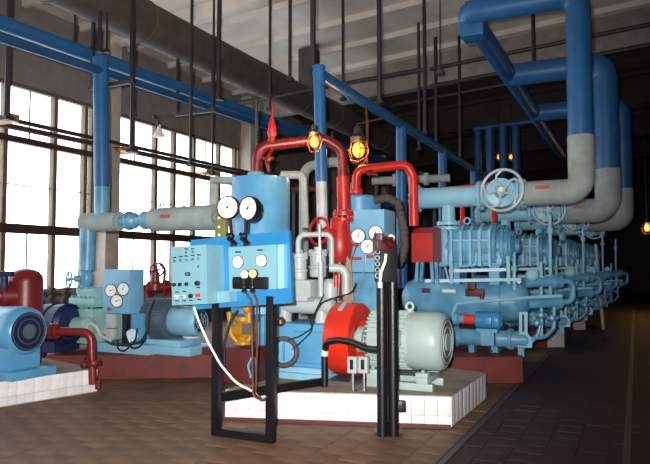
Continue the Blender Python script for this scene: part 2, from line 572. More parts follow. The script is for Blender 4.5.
def motor(root, c, axis, r, L, shell, endm, fins=0, finm=None, cover_r=None, cover_L=0.0, eye=False, grille='dark_steel', spokes=8, ringm=None):
    """electric motor: axis points to the fan end; c is the centre of the fan end face"""
    d = axis.normalized()
    u, v, _ = frame_of(d)
    cr = cover_r or r
    cl = cover_L or L * 0.35
    b = B()
    b.lathe(c - d * L, d, [(0, r * 0.55), (0.02, r * 0.8), (L * 0.08, r * 0.97), (L - cl, r * 0.97)], 32)
    part('body', b, shell, root)
    if fins:
        for k in range(fins):
            a = 2 * math.pi * k / fins
            e = u * math.cos(a) + v * math.sin(a)
            p = c - d * (L * 0.52 + cl * 0.45) + e * (r * 0.985)
            f = B().box(p, (L - cl - L * 0.1, r * 0.05, r * 0.085), (d, e.cross(d), e))
            part('fin', f, finm or shell, root)
    cv = B()
    cv.lathe(c - d * cl, d, [(0, cr * 0.98), (0.01, cr), (cl * 0.72, cr), (cl * 0.88, cr * 0.95), (cl * 0.97, cr * 0.86), (cl, cr * 0.8), (cl - 0.004, cr * 0.78)], 36)
    fc = part('fan_cover', cv, endm, root)
    gr = B()
    gr.cyl(c - d * 0.012, c + d * 0.002, cr * 0.78, seg=32)
    part('grille', gr, grille, fc)
    gg = B()
    for q in ((0.2, 0.4, 0.6) if spokes else (0.42, 0.6)):
        gg.torus(c + d * 0.004, d, cr * q * 1.2, cr * 0.022, seg=28, sub=6)
    gg.cyl(c, c + d * 0.012, cr * (0.14 if spokes else 0.3), seg=18)
    for k in range(spokes):
        a = math.pi * 2 * k / spokes
        e = u * math.cos(a) + v * math.sin(a)
        gg.box(c + e * cr * 0.45 + d * 0.005, (cr * 0.66, 0.008, 0.008), (e, e.cross(d), d))
    part('grille_ring', gg, ringm or endm, fc)
    if eye:
        e0 = c - d * (L * 0.47) + UP * (r * 1.18)
        part('lifting_eye', B().torus(e0, v if abs(v.z) < .5 else u, r * 0.13, r * 0.05, seg=18, sub=8).cyl(e0 - UP * r * 0.25, e0 - UP * r * 0.1, r * 0.09, seg=10), endm, root)
def pipe_thing(name, label, pts, rpx_m, m, cat='pipe', bend=None, seg=16):
    return single(name, label, cat, B().tube(pts, rpx_m, bend=bend, seg=seg), m)

# ---------------------------------------------------------------- foreground machine: white tiled plinth
PZ = 0.31
p3fl, p3fr, p3br = G(225, 420), G(451, 428), G(486, 399)
rt, poly = plinth_from(p3fl, p3fr, ((p3br - p3fr) * 1.9, (p3br - p3fr)), PZ, 'machine_plinth', 'white tiled concrete plinth under the grey motor and red guard', 'plinth_concrete')
tile_face(rt, poly[0], poly[1], PZ, 0.125, (0.10, 0.19), 'white_tile')
tile_face(rt, poly[1], poly[2], PZ, 0.15, (0.29,), 'white_tile')
part('kerb', B().prism([poly[0] + V((-.02, -.04, 0)), poly[1] + V((.0, -.05, 0)), poly[1] + V((0, -.012, 0)), poly[0] + V((0, -.012, 0))], UP * 0.035), 'oxide_red', rt)

# grey motor
r3 = 0.305
mc = A(447, 342, 6.75)
ax3 = XA
m3 = thing('electric_motor', 'pale grey finned electric motor with domed fan cover on the white plinth', 'motor', V((mc.x - 0.4, mc.y, PZ)))
motor(m3, mc, ax3, r3, 0.86, 'motor_grey', 'motor_grey', fins=36, cover_L=0.34, eye=True, cover_r=0.31, grille='grille_grey', spokes=0)
bb = B()
for dy in (-0.2, 0.2):
    mbox(bb, V((mc.x - 0.45, mc.y + dy, PZ)), 0.72, 0.09, 0.075, 0.006)
for dx in (-0.75, -0.2):
    mbox(bb, V((mc.x + dx, mc.y, PZ + 0.075)), 0.12, 0.5, 0.06, 0.006)
part('base_frame', bb, 'motor_grey', m3)
for dx in (-0.75, -0.2):
    for dy in (-0.2, 0.2):
        fb = mbox(B(), V((mc.x + dx, mc.y + dy, PZ + 0.135)), 0.13, 0.12, 0.05, 0.01)
        fb.cyl(V((mc.x + dx, mc.y + dy, PZ + 0.18)), V((mc.x + dx, mc.y + dy, PZ + 0.205)), 0.018, seg=6)
        part('foot', fb, 'motor_grey', m3)
part('terminal_box', mbox(B(), V((mc.x - 0.5, mc.y - 0.33, mc.z - 0.03)), 0.2, 0.1, 0.16, 0.01), 'motor_grey', m3)
# red guard: wide drum round the coupling, cut open below
gc = hit(mc, XA, 352)
gc = V((gc.x, mc.y, A(349, 340, 7.1).z))
GR = 0.40; GW = 0.30
g = thing('coupling_guard', 'bright red rounded coupling guard between blue crankcase and grey motor', 'guard', V((gc.x, gc.y, PZ)))
def arc_pts(r, x, a0, a1, n=26):
    return [V((x, gc.y + r * math.sin(a0 + (a1 - a0) * k / n), gc.z + r * math.cos(a0 + (a1 - a0) * k / n))) for k in range(n + 1)]
sh = B()
xl, xr = gc.x - GW * 0.62, gc.x + GW * 0.38
rings = []
for k in range(33):
    a = 2 * math.pi * k / 32
    if k == 32: break
    cy, sy = math.cos(a), math.sin(a)
    e = V((0, sy, cy))
    zc = gc
    rings.append([zc + XA * (xl - gc.x) + e * (GR - 0.015), zc + XA * (xl - gc.x + 0.03) + e * GR, zc + XA * (xr - gc.x - 0.012) + e * GR, zc + XA * (xr - gc.x) + e * (GR - 0.012), zc + XA * (xr - gc.x) + e * GR * 0.55, zc + XA * (xr - gc.x - 0.012) + e * GR * 0.55, zc + XA * (xr - gc.x - 0.016) + e * (GR - 0.03), zc + XA * (xl - gc.x + 0.02) + e * (GR - 0.03)])
sh.rings(rings, closed=True)
part('shell', sh, 'guard_red', g)
lf = B(); lf.cyl(gc + XA * (xl - gc.x), gc + XA * (xl - gc.x + 0.012), GR - 0.02, seg=32)
part('side_plate', lf, 'guard_red', g)
sp = B(); sp.box(V((gc.x - 0.04, gc.y - GR * 0.42, gc.z + GR * 0.93)), (0.045, 0.17, 0.02), (XA, V((0, .91, .42)), V((0, -.42, .91))))
part('slot_cover', sp, 'grey_paint', g)
part('shaft_hub', B().cyl(V((gc.x - 0.1, gc.y, gc.z)), V((gc.x + 0.32, gc.y, gc.z)), 0.09, seg=20).cyl(V((gc.x + 0.1, gc.y, gc.z)), V((gc.x + 0.17, gc.y, gc.z)), 0.15, seg=20), 'motor_grey', g)
part('foot', B().box(V((gc.x - 0.03, gc.y, PZ + 0.02)), (0.34, 0.62, 0.04)).bar(V((xr, gc.y - 0.3, PZ + .02)), V((xr, gc.y - 0.2, gc.z - .3)), 0.03, 0.03), 'steel', g)
# switch boxes before the guard
for i, (px, nm) in enumerate(((353, 'left'), (364, 'right'))):
    P = A(px, 373, 6.62)
    t = thing('switch_box', 'small grey switch box on a stalk, %s of the pair below red guard' % nm, 'switch box', V((P.x, P.y, PZ)), 'switch boxes below the red guard')
    part('case', mbox(B(), P, 0.10, 0.07, 0.17, 0.008), 'grey_paint', t)
    part('rocker', B().box(P + V((0, -0.037, 0.09)), (0.035, 0.012, 0.10)), 'ink', t)
    part('stalk', B().cyl(V((P.x, P.y, PZ)), P + UP * 0.01, 0.014, seg=8), 'steel', t)
    part('stalk_foot', mbox(B(), V((P.x, P.y, PZ)), 0.07, 0.07, 0.015), 'steel', t)

# crankcase and gray piston compressor of the foreground machine
Zc = 7.45
def C(px, py, dz=0.0): return A(px, py, Zc + dz)
cr = thing('piston_compressor', 'grey piston compressor on blue crankcase behind the control panel', 'compressor', V((C(305, 380).x, C(305, 380).y, PZ)))
kc = C(303, 348)
L_, R_ = hit(kc, XA, 279), hit(kc, XA, 329)
kl = (R_ - L_).length
cb = B().box(V(((L_.x + R_.x) / 2, kc.y + 0.25, (PZ + 0.12 + C(300, 323).z) / 2)), (kl, 0.62, C(300, 323).z - PZ - 0.12), bev=0.05)
part('crankcase', cb, 'sky_blue', cr)
hb = B().box(V(((L_.x + R_.x) / 2 + 0.1, kc.y - 0.065, kc.z + 0.02)), (kl * 0.55, 0.02, 0.36), bev=0.02)
part('inspection_cover', hb, 'sky_blue', cr)
fb = B()
mbox(fb, V(((L_.x + R_.x) / 2, kc.y + 0.22, PZ)), kl * 1.12, 0.8, 0.07, 0.006)
mbox(fb, V(((L_.x + R_.x) / 2, kc.y + 0.22, PZ + 0.07)), kl * 1.04, 0.7, 0.06, 0.006)
part('base', fb, 'pale_blue', cr)
# round hatch
hc = A(283.5, 352, 7.15)
hd = V((0.35, -1, 0)).normalized()
hp = part('hatch_ring', B().torus(hc, hd, R(13.2, 7.15), R(2.6, 7.15), seg=36, sub=10), 'duct_grey', cr)
part('hatch_disc', B().cyl(hc + hd * -0.12, hc - hd * 0.01, R(11.5, 7.15), seg=28), 'sky_blue', hp)
part('hatch_handle', B().bar(hc + V((-0.12, -0.02, 0)), hc + V((0.12, 0.06, 0.0)), 0.02, 0.02).bar(hc + V((0, 0, -0.1)), hc + V((0, 0, .1)), 0.02, 0.02), 'machine_blue', hp)
# big horizontal grey pipe with pedestals and domed right end
ga = C(335, 306); gl = hit(ga, XA, 268)
gb = B().lathe(gl, XA, [(0, R(8.5, Zc)), ((ga - gl).length - 0.06, R(8.5, Zc)), ((ga - gl).length - 0.02, R(7.5, Zc)), ((ga - gl).length, R(4, Zc))], 24)
part('discharge_drum', gb, 'grey_paint', cr)
for px in (285, 322):
    p = hit(ga, XA, px)
    part('pedestal', B().cyl(V((p.x, p.y, p.z - 0.26)), p, 0.085, seg=18), 'grey_paint', cr)
# cylinders
for px, y0, y1, rp in ((299.5, 253, 281, 8.6), (318, 250, 277, 9.8)):
    Z_ = Zc + (0.05 if px < 305 else 0.1)
    top, bot = A(px, y0, Z_), A(px, y1, Z_)
    bot = V((top.x, top.y, bot.z))
    r_ = R(rp, Z_)
    H = top.z - bot.z
    c_ = part('cylinder', B().lathe(bot, UP, [(0, r_ * 0.8), (0.02, r_ * 0.86), (H * 0.3, r_ * 0.86), (H * 0.34, r_ * 0.97), (H * 0.4, r_ * 0.97), (H * 0.44, r_ * 0.84), (H * 0.86, r_ * 0.84)], 24), 'grey_paint', cr)
    f_ = B(); flange(f_, top - UP * H * 0.1, UP, r_, H * 0.13, 10)
    part('cylinder_head', f_, 'grey_paint', c_)
    part('neck', B().cyl(top - UP * 0.03, top + UP * 0.035, r_ * 0.42, seg=14), 'grey_paint', c_)
part('cylinder_block', B().box(C(305, 288.5, 0.02), (R(25, Zc), 0.3, R(18, Zc)), bev=0.03).box(C(303, 297, 0.0), (R(20, Zc), 0.24, R(8, Zc)), bev=0.02), 'grey_paint', cr)
part('side_cylinder', B().lathe(C(330, 299, .05), UP, [(0, R(6, Zc)), (0.02, R(8, Zc)), (R(16, Zc), R(8, Zc)), (R(20, Zc), R(5, Zc))], 20), 'grey_paint', cr)
part('loop_pipe', B().tube([C(298.3, 255), C(298.3, 235), C(331.7, 234), C(331.7, 268)], R(2.7, Zc), bend=R(7, Zc)), 'grey_paint', cr)
part('elbow_pipe', B().tube([C(329, 268), C(346, 268), C(346, 296)], R(4.4, Zc), bend=R(11, Zc)), 'grey_paint', cr)
rd = B().tube([C(319.5, 224, -.2), C(321, 297, -.2)], R(1.5, Zc), seg=8).cyl(C(320.6, 262, -.2), C(321, 297, -.2), R(2.8, Zc), seg=12)
part('oil_gauge_rod', rd, 'grey_paint', cr)
part('sight_glass', B().cyl(C(336, 275, -.05), C(336, 287, -.05), R(2.3, Zc), seg=12), 'red', cr)

# yellow oil pump on dark red base, seen through the panel frame
yp = thing('oil_pump', 'yellow oil pump with hoses on dark red base behind black frame', 'pump', V((A(243, 378, 7.2).x, A(243, 378, 7.2).y, PZ)))
P = A(243, 378, 7.2)
part('base', B().box(V((P.x, P.y, (PZ + A(243, 346, 7.2).z) / 2)), (R(36, 7.2), 0.34, A(243, 346, 7.2).z - PZ), bev=0.012), 'oxide_red', yp)
Q = A(242, 330, 7.1)
part('pump_body', B().lathe(Q - XA * 0.08, XA, [(0, 0.05), (0.02, 0.09), (0.15, 0.1), (0.18, 0.07), (0.22, 0.06)], 20).lathe(A(243, 344, 7.1), UP, [(0, 0.1), (0.03, 0.1), (0.06, 0.07), (0.22, 0.07), (0.26, 0.1), (0.3, 0.1)], 18), 'yellow', yp)
part('pipe_bend', B().tube([A(229, 312, 7.05), A(231, 335, 7.05), A(240, 345, 7.05), A(250, 340, 7.05), A(252, 318, 7.05)], 0.028, bend=0.08), 'yellow', yp)
part('top_valve', B().cyl(A(249, 322, 7.05), A(249, 306, 7.05), 0.045, seg=14).ball(A(247, 309, 7.02), 0.05), 'yellow', yp)
part('label_plate', B().box(A(247, 329, 6.98), (0.11, 0.012, 0.12), (RIGHT, FWD, UP)), 'duct_grey', yp)
part('hose', B().tube([A(238, 310, 7.0), A(232, 318, 7.0), A(228, 330, 7.0), A(224, 345, 7.0), A(225, 372, 7.0)], 0.016, bend=0.1), 'rubber', yp)
part('drain_tube', B().tube([A(251, 378, 6.95), A(248, 366, 6.95), A(252, 357, 6.95), A(255, 358, 6.95), A(256, 378, 6.95)], 0.012, bend=0.04), 'sky_blue', yp)
part('oil_cap', B().lathe(A(280.5, 326, 7.2), UP, [(0, 0.03), (0.03, 0.055), (0.07, 0.055), (0.1, 0.03)], 14), 'copper', yp)

# loose thin black wires on the crankcase
single('black_wire', 'thin black wire looping over the blue crankcase to red guard', 'cable', B().tube([A(288, 340, 7.1), A(300, 336, 7.1), A(312, 328, 7.05), A(316, 312, 6.98), A(322, 302, 6.98), A(340, 296, 7.0), A(352, 293, 7.0), A(356, 283, 7.1)], 0.007, bend=0.1, seg=6), 'rubber')
single('black_wire', 'short black wire hanging down the blue crankcase face', 'cable', B().tube([A(292, 350, 7.1), A(303, 340, 7.1), A(313, 330, 7.05), A(310, 322, 6.98), A(316, 310, 6.95), A(324, 294, 7.0)], 0.006, bend=0.1, seg=6), 'rubber')

# ---------------------------------------------------------------- control panel on black frame
Zp = 5.95
cp = thing('control_panel', 'blue control panel with gauges and switch cabinet on black steel frame', 'control panel', G(246, 437))
def Cp(px, py, dz=0.0):       # panel plane aligned with the hall (right end nearer)
    q = hit(A(246, 300, Zp), XA, px)
    Zq = (q - CAM).dot(FWD) + dz
    return A(px, py, Zq)
lb = []
for px in (217.5, 271.5):
    top, bot = Cp(px, 296, 0.03), Cp(px, 437, 0.03)
    bot = V((top.x, top.y, 0.001))
    part('post', B().bar(bot, top, 0.075, 0.075, 0.004), 'black', cp)
    lb.append(bot)
part('bottom_bar', B().bar(lb[0] + UP * 0.035, lb[1] + UP * 0.035, 0.07, 0.07), 'black', cp)
pl = [Cp(191, 240), Cp(289, 230.5), Cp(292, 303), Cp(192, 309.5)]
nrm = V((0, -1, 0))
part('back_plate', B().prism(pl, V((0, 0.04, 0))), 'azure', cp)
# left switch cabinet
fz = -0.33
c0, c1, c2, c3 = [Cp(px, py, fz) for px, py in ((171, 247), (206, 244.5), (207.5, 304), (172, 305.5))]
boxd = V((0, 0.36, 0))
cab = part('switch_cabinet', B().prism([c0, c1, c2, c3], boxd), 'teal_box', cp)
def onface(px, py):            # point on the cabinet's front
    d = ray(px, py)
    return CAM + d * ((c1.y + (c0.y - c1.y) * 0) / d.y)
fy_ = c1.y
def pz(zx, zy): return 90 + zx / 5.16, 230 + zy / 5.16
def dot(name, zx, zy, wz, hz, m, dp=0.012, rnd=False):
    p = onface(*pz(zx, zy))
    s_ = (p - CAM).dot(FWD) / FPX / 5.16
    b = B()
    if rnd: b.cyl(p + YA * 0.004, p - YA * dp, wz * s_ / 2, seg=16, bev=0.002)
    else: b.box(p - YA * dp / 2, (wz * s_, dp, hz * s_))
    part(name, b, m, cab)
for x, y in ((497, 98), (530, 97), (437, 142), (468, 137), (498, 134), (530, 131), (562, 129), (560, 297), (450, 320), (487, 317), (450, 366), (487, 364), (522, 362), (562, 358)):
    dot('label_strip', x, y, 21, 6, 'ink', 0.004)
for x, y in ((497, 115), (530, 114), (437, 160), (468, 157), (498, 154), (530, 152), (560, 148)):
    dot('indicator_lamp', x, y, 13, 11, 'steel', 0.012, True)
dot('key_switch', 560, 188, 11, 11, 'steel', 0.012, True)
dot('meter_window', 505, 227, 32, 19, 'ink', 0.005); dot('meter_plate', 505, 227, 24, 12, 'steel', 0.008)
for x, y in ((436, 282), (466, 281), (500, 279)): dot('rocker_switch', x, y, 19, 15, 'ink', 0.02, True)
dot('rotary_knob', 558, 275, 25, 25, 'ink', 0.03, True)
dot('push_button', 448, 345, 20, 16, 'cream', 0.012); dot('push_button', 448, 347, 9, 9, 'button_red', 0.018, True)
dot('push_button', 486, 342, 20, 16, 'cream', 0.012); dot('push_button', 483, 344, 8, 7, 'ink', 0.018, True)
dot('push_button', 522, 340, 22, 22, 'ink', 0.025, True); dot('push_button', 560, 336, 22, 22, 'button_red', 0.025, True)
# right gauge box
gz = -0.10
q0, q1, q2, q3 = [Cp(px, py, gz) for px, py in ((228.5, 247.5), (276, 244.5), (276.5, 289), (229.5, 292))]
gbx = part('gauge_box', B().prism([q0, q1, q2, q3], V((0, 0.12, 0))), 'teal_box', cp)
wing = B().prism([Cp(276.5, 245, -0.06), Cp(284, 244, -.06), Cp(284.5, 288, -.06), Cp(277, 289, -.06)], V((0, 0.07, 0)))
part('side_box', wing, 'pale_blue', cp)
part('lower_box', B().prism([Cp(208, 292, -.14), Cp(229, 291, -.14), Cp(230, 302, -.14), Cp(208, 304, -.14)], V((0, 0.15, 0))), 'teal_box', cp)
gn = V((0.12, -1, 0.02)).normalized()
gauge(Cp(237.6, 262, -.13), gn, R(6.2, Zp), cp, ang=0.6, case='steel', depth=0.03)
gauge(Cp(261, 260.6, -.13), gn, R(6.2, Zp), cp, ang=0.1, case='steel', depth=0.03)
part('manifold_block', B().box(Cp(250.5, 283, -.15), (R(38, Zp), 0.07, R(12, Zp)), bev=0.015), 'black', cp)
for px, py, fc in ((244.2, 274.5, 'dial_white'), (252.6, 273.6, 'dial_amber')):
    gauge(Cp(px, py, -.22), gn, R(4.6, Zp), cp, face=fc, ang=0.5, depth=0.035)
    vb = B().cyl(Cp(px, 278, -.21), Cp(px, 292, -.21), 0.016, seg=10).ball(Cp(px, 287, -.21), 0.027).cyl(Cp(px - 2, 291, -.22), Cp(px + 2, 291, -.22), 0.014, seg=8)
    part('gauge_cock', vb, 'black', cp)
for zx, zy in ((238, 252), (260, 250)):
    part('label_strip', B().box(Cp(zx, zy, -.125), (R(6, Zp), 0.004, R(1.4, Zp))), 'ink', gbx)
# two large gauges standing on the panel
gn2 = V((0.33, -1, 0.0)).normalized()
gauge(Cp(227.3, 207.4, -.25), V((0.16, -1, 0)), R(12.2, Zp - .25), cp, ang=0.75, depth=0.05)
gauge(Cp(247.6, 208.3, -.22), V((-0.18, -1, 0)), R(12.4, Zp - .22), cp, ang=0.75, depth=0.07)
for px, bx in ((230, 232), (246, 245)):
    st = B().cyl(Cp(px, 218, -.2), Cp(bx, 246, -.16), 0.017, seg=10)
    st.ball(Cp(bx - 1, 236, -.18), 0.032).cyl(Cp(bx - 4, 238, -.2), Cp(bx + 4, 244, -.2), 0.02, seg=10).cyl(Cp(bx - 5, 234, -.19), Cp(bx + 1, 237, -.19), 0.018, seg=8)
    part('gauge_cock', st, 'black', cp)
jb = part('junction_strip', B().box(Cp(222, 223, 0.05), (R(13, Zp), 0.05, R(34, Zp)), bev=0.004), 'olive', cp)
for py in (210, 218, 227, 235):
    part('clamp_screw', B().cyl(Cp(219, py, 0.03), Cp(219, py, -.005), 0.012, seg=8), 'cream', jb)
# capillary tubes
part('capillary_tube', B().tube([Cp(244.5, 291, -.2), Cp(251, 300, -.15), Cp(252, 330, -.1), Cp(253, 396, -.05), Cp(262, 400, -.05), Cp(268, 396, -.0)], 0.0095, bend=0.05, seg=8), 'copper', cp)
part('capillary_tube', B().tube([Cp(252.6, 291, -.2), Cp(257, 300, -.15), Cp(257, 352, -.1), Cp(255.5, 394, -.06), Cp(261, 398, -.05)], 0.0095, bend=0.05, seg=8), 'copper', cp)
single('white_cable', 'white cable swooping from the switch cabinet to the floor frame', 'cable', B().tube([Cp(194, 307, -.2), Cp(199, 322, -.2), Cp(208, 342, -.2), Cp(220, 364, -.18), Cp(236, 383, -.12), Cp(252, 391, -.07)], 0.011, bend=0.3, seg=8), 'white_cable')
single('cable_channel', 'black angle iron cable channel running from panel frame onto plinth', 'channel', B().bar(Cp(219, 397, 0.05), A(325, 381.5, 6.95), 0.045, 0.085), 'black')

# black conduit with hose to the stand
cn = thing('hose_conduit', 'upright black conduit with curved black hose reaching the stand', 'conduit', V((A(328, 386, 6.85).x, A(328, 386, 6.85).y, PZ)))
kb = A(324.5, 386, 6.85)
part('upright', B().cyl(V((kb.x, kb.y, PZ)), A(324.5, 355, 6.85), R(3.4, 6.8), seg=14), 'black', cn)
part('collar', B().cyl(A(324.5, 356, 6.85), A(325, 350, 6.85), R(3.6, 6.8), seg=14), 'cream', cn)
part('hose', B().tube([A(325, 352, 6.85), A(326, 342, 6.82), A(338, 340, 6.7), A(352, 342, 6.55), A(368, 349, 6.35), A(380, 350, 6.2)], R(3.3, 6.6), bend=0.15, seg=12), 'black', cn)

# black twin post stand
sd = thing('twin_post_stand', 'tall black twin post stand with junction head in front of plinth', 'stand', G(389, 433))
b0 = G(383, 433)
for px, rr in ((382.5, 5.2), (393.5, 5.2)):
    q = A(px, 433, 6.1)
    part('post', B().cyl(V((q.x, q.y, 0)), A(px - 1, 276, 6.1), R(rr, 6.1), seg=16), 'black', sd)
part('foot_plate', B().box(G(388, 433) + UP * 0.01, (0.26, 0.2, 0.02), (RIGHT, FWD, UP)), 'black', sd)
part('side_clamp', B().box(A(401.5, 406, 6.1), (0.075, 0.07, 0.10), (RIGHT, FWD, UP), 0.01).cyl(A(396, 406, 6.1), A(404, 406, 6.1), 0.03, seg=10), 'black', sd)
hd_ = part('junction_head', B().box(A(386, 263, 6.1), (R(19, 6.1), 0.15, R(38, 6.1)), ((RIGHT + FWD * .35), (FWD - RIGHT * .35), UP), 0.015), 'rubber', sd)
for py in (252, 258, 264, 270, 276):
    part('chain_link', B().torus(A(377.5, py, 6.0), V((0.4, -1, 0.2)), 0.02, 0.006, seg=12, sub=6), 'steel', hd_)
part('bracket', B().box(A(383, 244, 6.05), (R(18, 6.1), 0.12, R(14, 6.1)), (RIGHT + FWD * .3, FWD - RIGHT * .3, UP), 0.012).box(A(379, 237, 6.0), (R(9, 6.1), 0.1, R(7, 6.1)), (RIGHT - FWD * .3, FWD + RIGHT * .3, UP), 0.01).cyl(A(386, 240, 5.95), A(393, 246, 6.0), 0.035, seg=12), 'maroon', sd, 'dark red bracket')
part('cable', B().tube([A(386, 254, 5.98), A(385, 262, 5.98), A(381, 272, 5.98), A(380, 282, 5.98)], 0.014, bend=0.1, seg=8), 'cream', sd)
part('tag', B().box(A(380, 285, 5.98), (0.04, 0.02, 0.05), (RIGHT, FWD, UP)), 'cream', sd)
part('foam_cap', B().ball(A(391.5, 237.5, 6.1), 0.035, seg=10), 'cream', sd)

# ---------------------------------------------------------------- tall blue tank behind the panel with red pipe loop
Zt = 7.9
tk = thing('vertical_tank', 'tall blue cylindrical tank rising behind the control panel', 'tank', V((A(261, 300, Zt).x, A(261, 300, Zt).y, PZ)))
tt, tbm = A(261, 178, Zt), A(261, 312, Zt)
tbm = V((tt.x, tt.y, tbm.z)); Ht = tt.z - tbm.z; rt_ = R(29, Zt)
part('shell', B().lathe(tbm, UP, [(-0.1, rt_ * 0.6), (0, rt_), (Ht - 0.03, rt_), (Ht - 0.008, rt_ * 0.97), (Ht + 0.02, rt_ * 0.5)], 40), 'sky_blue', tk)
nz_ = B(); flange(nz_, A(256, 174.5, Zt), UP, R(8.5, Zt), 0.035, 8); nz_.cyl(A(256, 178, Zt), A(256, 172, Zt), R(5, Zt), seg=16)
part('nozzle_flange', nz_, 'machine_blue', tk)
for a in (0.6, 2.2, 3.8, 5.4):
    p = V((tt.x + rt_ * 0.8 * math.cos(a), tt.y + rt_ * 0.8 * math.sin(a), PZ))
    part('leg', B().bar(p, V((p.x, p.y, tbm.z + 0.05)), 0.06, 0.06), 'machine_blue', tk)
rl = thing('red_pipe_loop', 'dark red pipe loop arching from blue tank over to red valve', 'pipe', A(256, 172, Zt))
part('pipe_run', B().tube([A(256.5, 172, Zt), A(258, 147, Zt), A(325, 139, 7.95), A(342, 150, 7.95), A(343, 178, 7.95)], R(5.2, Zt), bend=R(13, Zt), seg=16), 'dark_red', rl)
part('lower_run', B().tube([A(343, 177, 7.95), A(344, 210, 7.95)], R(6.6, Zt), seg=16), 'valve_red', rl, 'brighter red lower pipe')
sv = B().lathe(A(272, 143, Zt), UP, [(0, 0.05), (0.05, 0.05), (0.06, 0.035), (0.12, 0.06), (0.28, 0.035), (0.32, 0.02)], 14).cyl(A(272.5, 118, Zt), A(273, 104, Zt), 0.014, seg=8)
part('relief_valve', sv, 'valve_red', rl)
part('drain_valve', B().tube([A(272, 150, Zt), A(266, 160, 7.8), A(269, 172, 7.8)], 0.02, bend=0.05).ball(A(268, 160, 7.8), 0.045).cyl(A(262, 158, 7.8), A(274, 158, 7.8), 0.02, seg=8), 'dark_red', rl)
part('hook_rod', B().tube([A(256, 150, Zt), A(257, 100, Zt)], 0.02, seg=8), 'dark_steel', rl)
# red gate valve with handwheel
vz = 7.7
gv = thing('gate_valve', 'large red gate valve with red handwheel behind grey compressor', 'valve', A(340, 268, vz))
vb = B()
flange(vb, A(343.5, 214, vz), UP, R(10.5, vz), 0.06, 10); flange(vb, A(343, 220, vz), UP, R(10.5, vz), 0.05, 10)
part('top_flange', vb, 'valve_red', gv)
bd = A(340, 262, vz)
part('valve_body', B().lathe(bd, UP, [(0, 0.1), (0.04, 0.13), (0.16, 0.15), (0.28, 0.15), (0.4, 0.12), (0.52, 0.11)], 22).cyl(A(330, 234, vz - .1), A(343, 236, vz), 0.07, seg=16), 'valve_red', gv)
lbf = B(); flange(lbf, A(340, 250, vz), UP, R(9, vz), 0.05, 8)
part('lower_flange', lbf, 'valve_red', gv)
part('outlet_pipe', B().tube([A(340, 252, vz), A(338, 300, vz)], R(5.5, vz)), 'dark_red', gv)
wc = A(319, 231, vz - .08)
handwheel('handwheel', wc, V((-0.35, -1, 0.12)), R(13.5, 7.6), R(1.5, 7.6), 'valve_red', gv, 4)
part('stem', B().cyl(wc, A(341, 234, vz), 0.022, seg=10), 'steel', gv)
single('yellow_bracket', 'narrow yellow upright bracket beside the blue gauge cabinet', 'bracket', B().prism([A(342, 292, 7.5), A(347, 256, 7.5), A(351, 262, 7.5), A(354, 300, 7.5), A(345, 310, 7.5)], FWD * 0.08), 'ochre')

# gauge cabinet of the next machine
Zk = 7.75
gk = thing('gauge_cabinet', 'sky blue cabinet with three gauges behind the black twin posts', 'cabinet', G(368, 350, 0.02) * 0 + V((A(368, 300, Zk).x, A(368, 300, Zk).y, PZ)))
a_, b_ = A(350, 211, Zk), None
k0 = A(384, 209, Zk - .1)
kf = hit(k0, XA, 350)
wk = (k0 - kf).length
ctr = (k0 + kf) / 2
hk = k0.z - PZ
part('case', B().box(V((ctr.x, ctr.y + 0.2, k0.z - 0.38)), (wk, 0.4, 0.76), bev=0.008), 'light_blue', gk)
part('lower_case', B().box(V((ctr.x, ctr.y + 0.22, (PZ + k0.z - 0.77) / 2)), (wk * 0.96, 0.38, k0.z - 0.77 - PZ), bev=0.008), 'machine_blue', gk)
gnk = V((0.2, -1, 0))
def onk(px, py, dy=0.0):
    d = ray(px, py)
    return CAM + d * ((k0.y + dy) / d.y)
for px, py, an in ((358, 236, 0.5), (375.5, 233, -0.3), (367.4, 246.5, 0.9)):
    gauge(onk(px, py, -0.06), gnk, R(7.6, Zk), gk, ang=an, depth=0.05)
for px, py, sw in ((355.5, 245, 7), (357, 258.5, 10), (370, 256.5, 8)):
    part('label_plate', B().box(onk(px, py, -0.004), (R(sw, Zk), 0.008, R(3.2, Zk))), 'plate_red', gk)
part('capillary_tube', B().tube([onk(358, 243, -.03), onk(352, 258, -.02), onk(350, 275, -.02), onk(354, 300, -.02)], 0.007, seg=6, bend=.1), 'dark_steel', gk)
part('capillary_tube', B().tube([onk(366, 253, -.03), onk(365, 268, -.03), onk(360, 284, -.03), onk(357, 296, -.03)], 0.007, seg=6, bend=.1), 'steel', gk)

# second tank with its bright red loop
Zb = 9.0
t2 = thing('vertical_tank', 'blue cylindrical tank mostly hidden behind the gauge cabinet', 'tank', V((A(359, 300, Zb).x, A(359, 300, Zb).y, 0)))
tp = A(359, 197, Zb)
part('shell', B().lathe(V((tp.x, tp.y, 0.5)), UP, [(-0.1, 0.2), (0, R(22, Zb)), (tp.z - 0.53, R(22, Zb)), (tp.z - 0.5, R(20, Zb)), (tp.z - 0.47, R(8, Zb))], 36), 'sky_blue', t2)
for a in (0.4, 1.97, 3.54, 5.1):
    p = V((tp.x + 0.22 * math.cos(a), tp.y + 0.22 * math.sin(a), 0))
    part('leg', B().bar(p, V((p.x, p.y, 0.55)), 0.06, 0.06), 'machine_blue', t2)
rl2 = thing('red_pipe_loop', 'bright red pipe bend stepping from second tank down to red box', 'pipe', A(357, 196, Zb))
part('pipe_run', B().tube([A(356, 197, Zb), A(356.5, 170, Zb), A(407, 164.5, 8.8), A(413, 176, 8.8), A(414, 226, 8.8)], R(4.6, 8.9), bend=R(9, 8.9), seg=16), 'red', rl2)
fl_ = B(); flange(fl_, A(356, 192, Zb), UP, R(7, Zb), 0.05, 8)
part('flange', fl_, 'red', rl2)
part('lever_valve', B().cyl(A(366, 172, 8.8), A(378, 175, 8.8), 0.02, seg=8).ball(A(370, 173, 8.85), 0.05), 'dark_red', rl2)
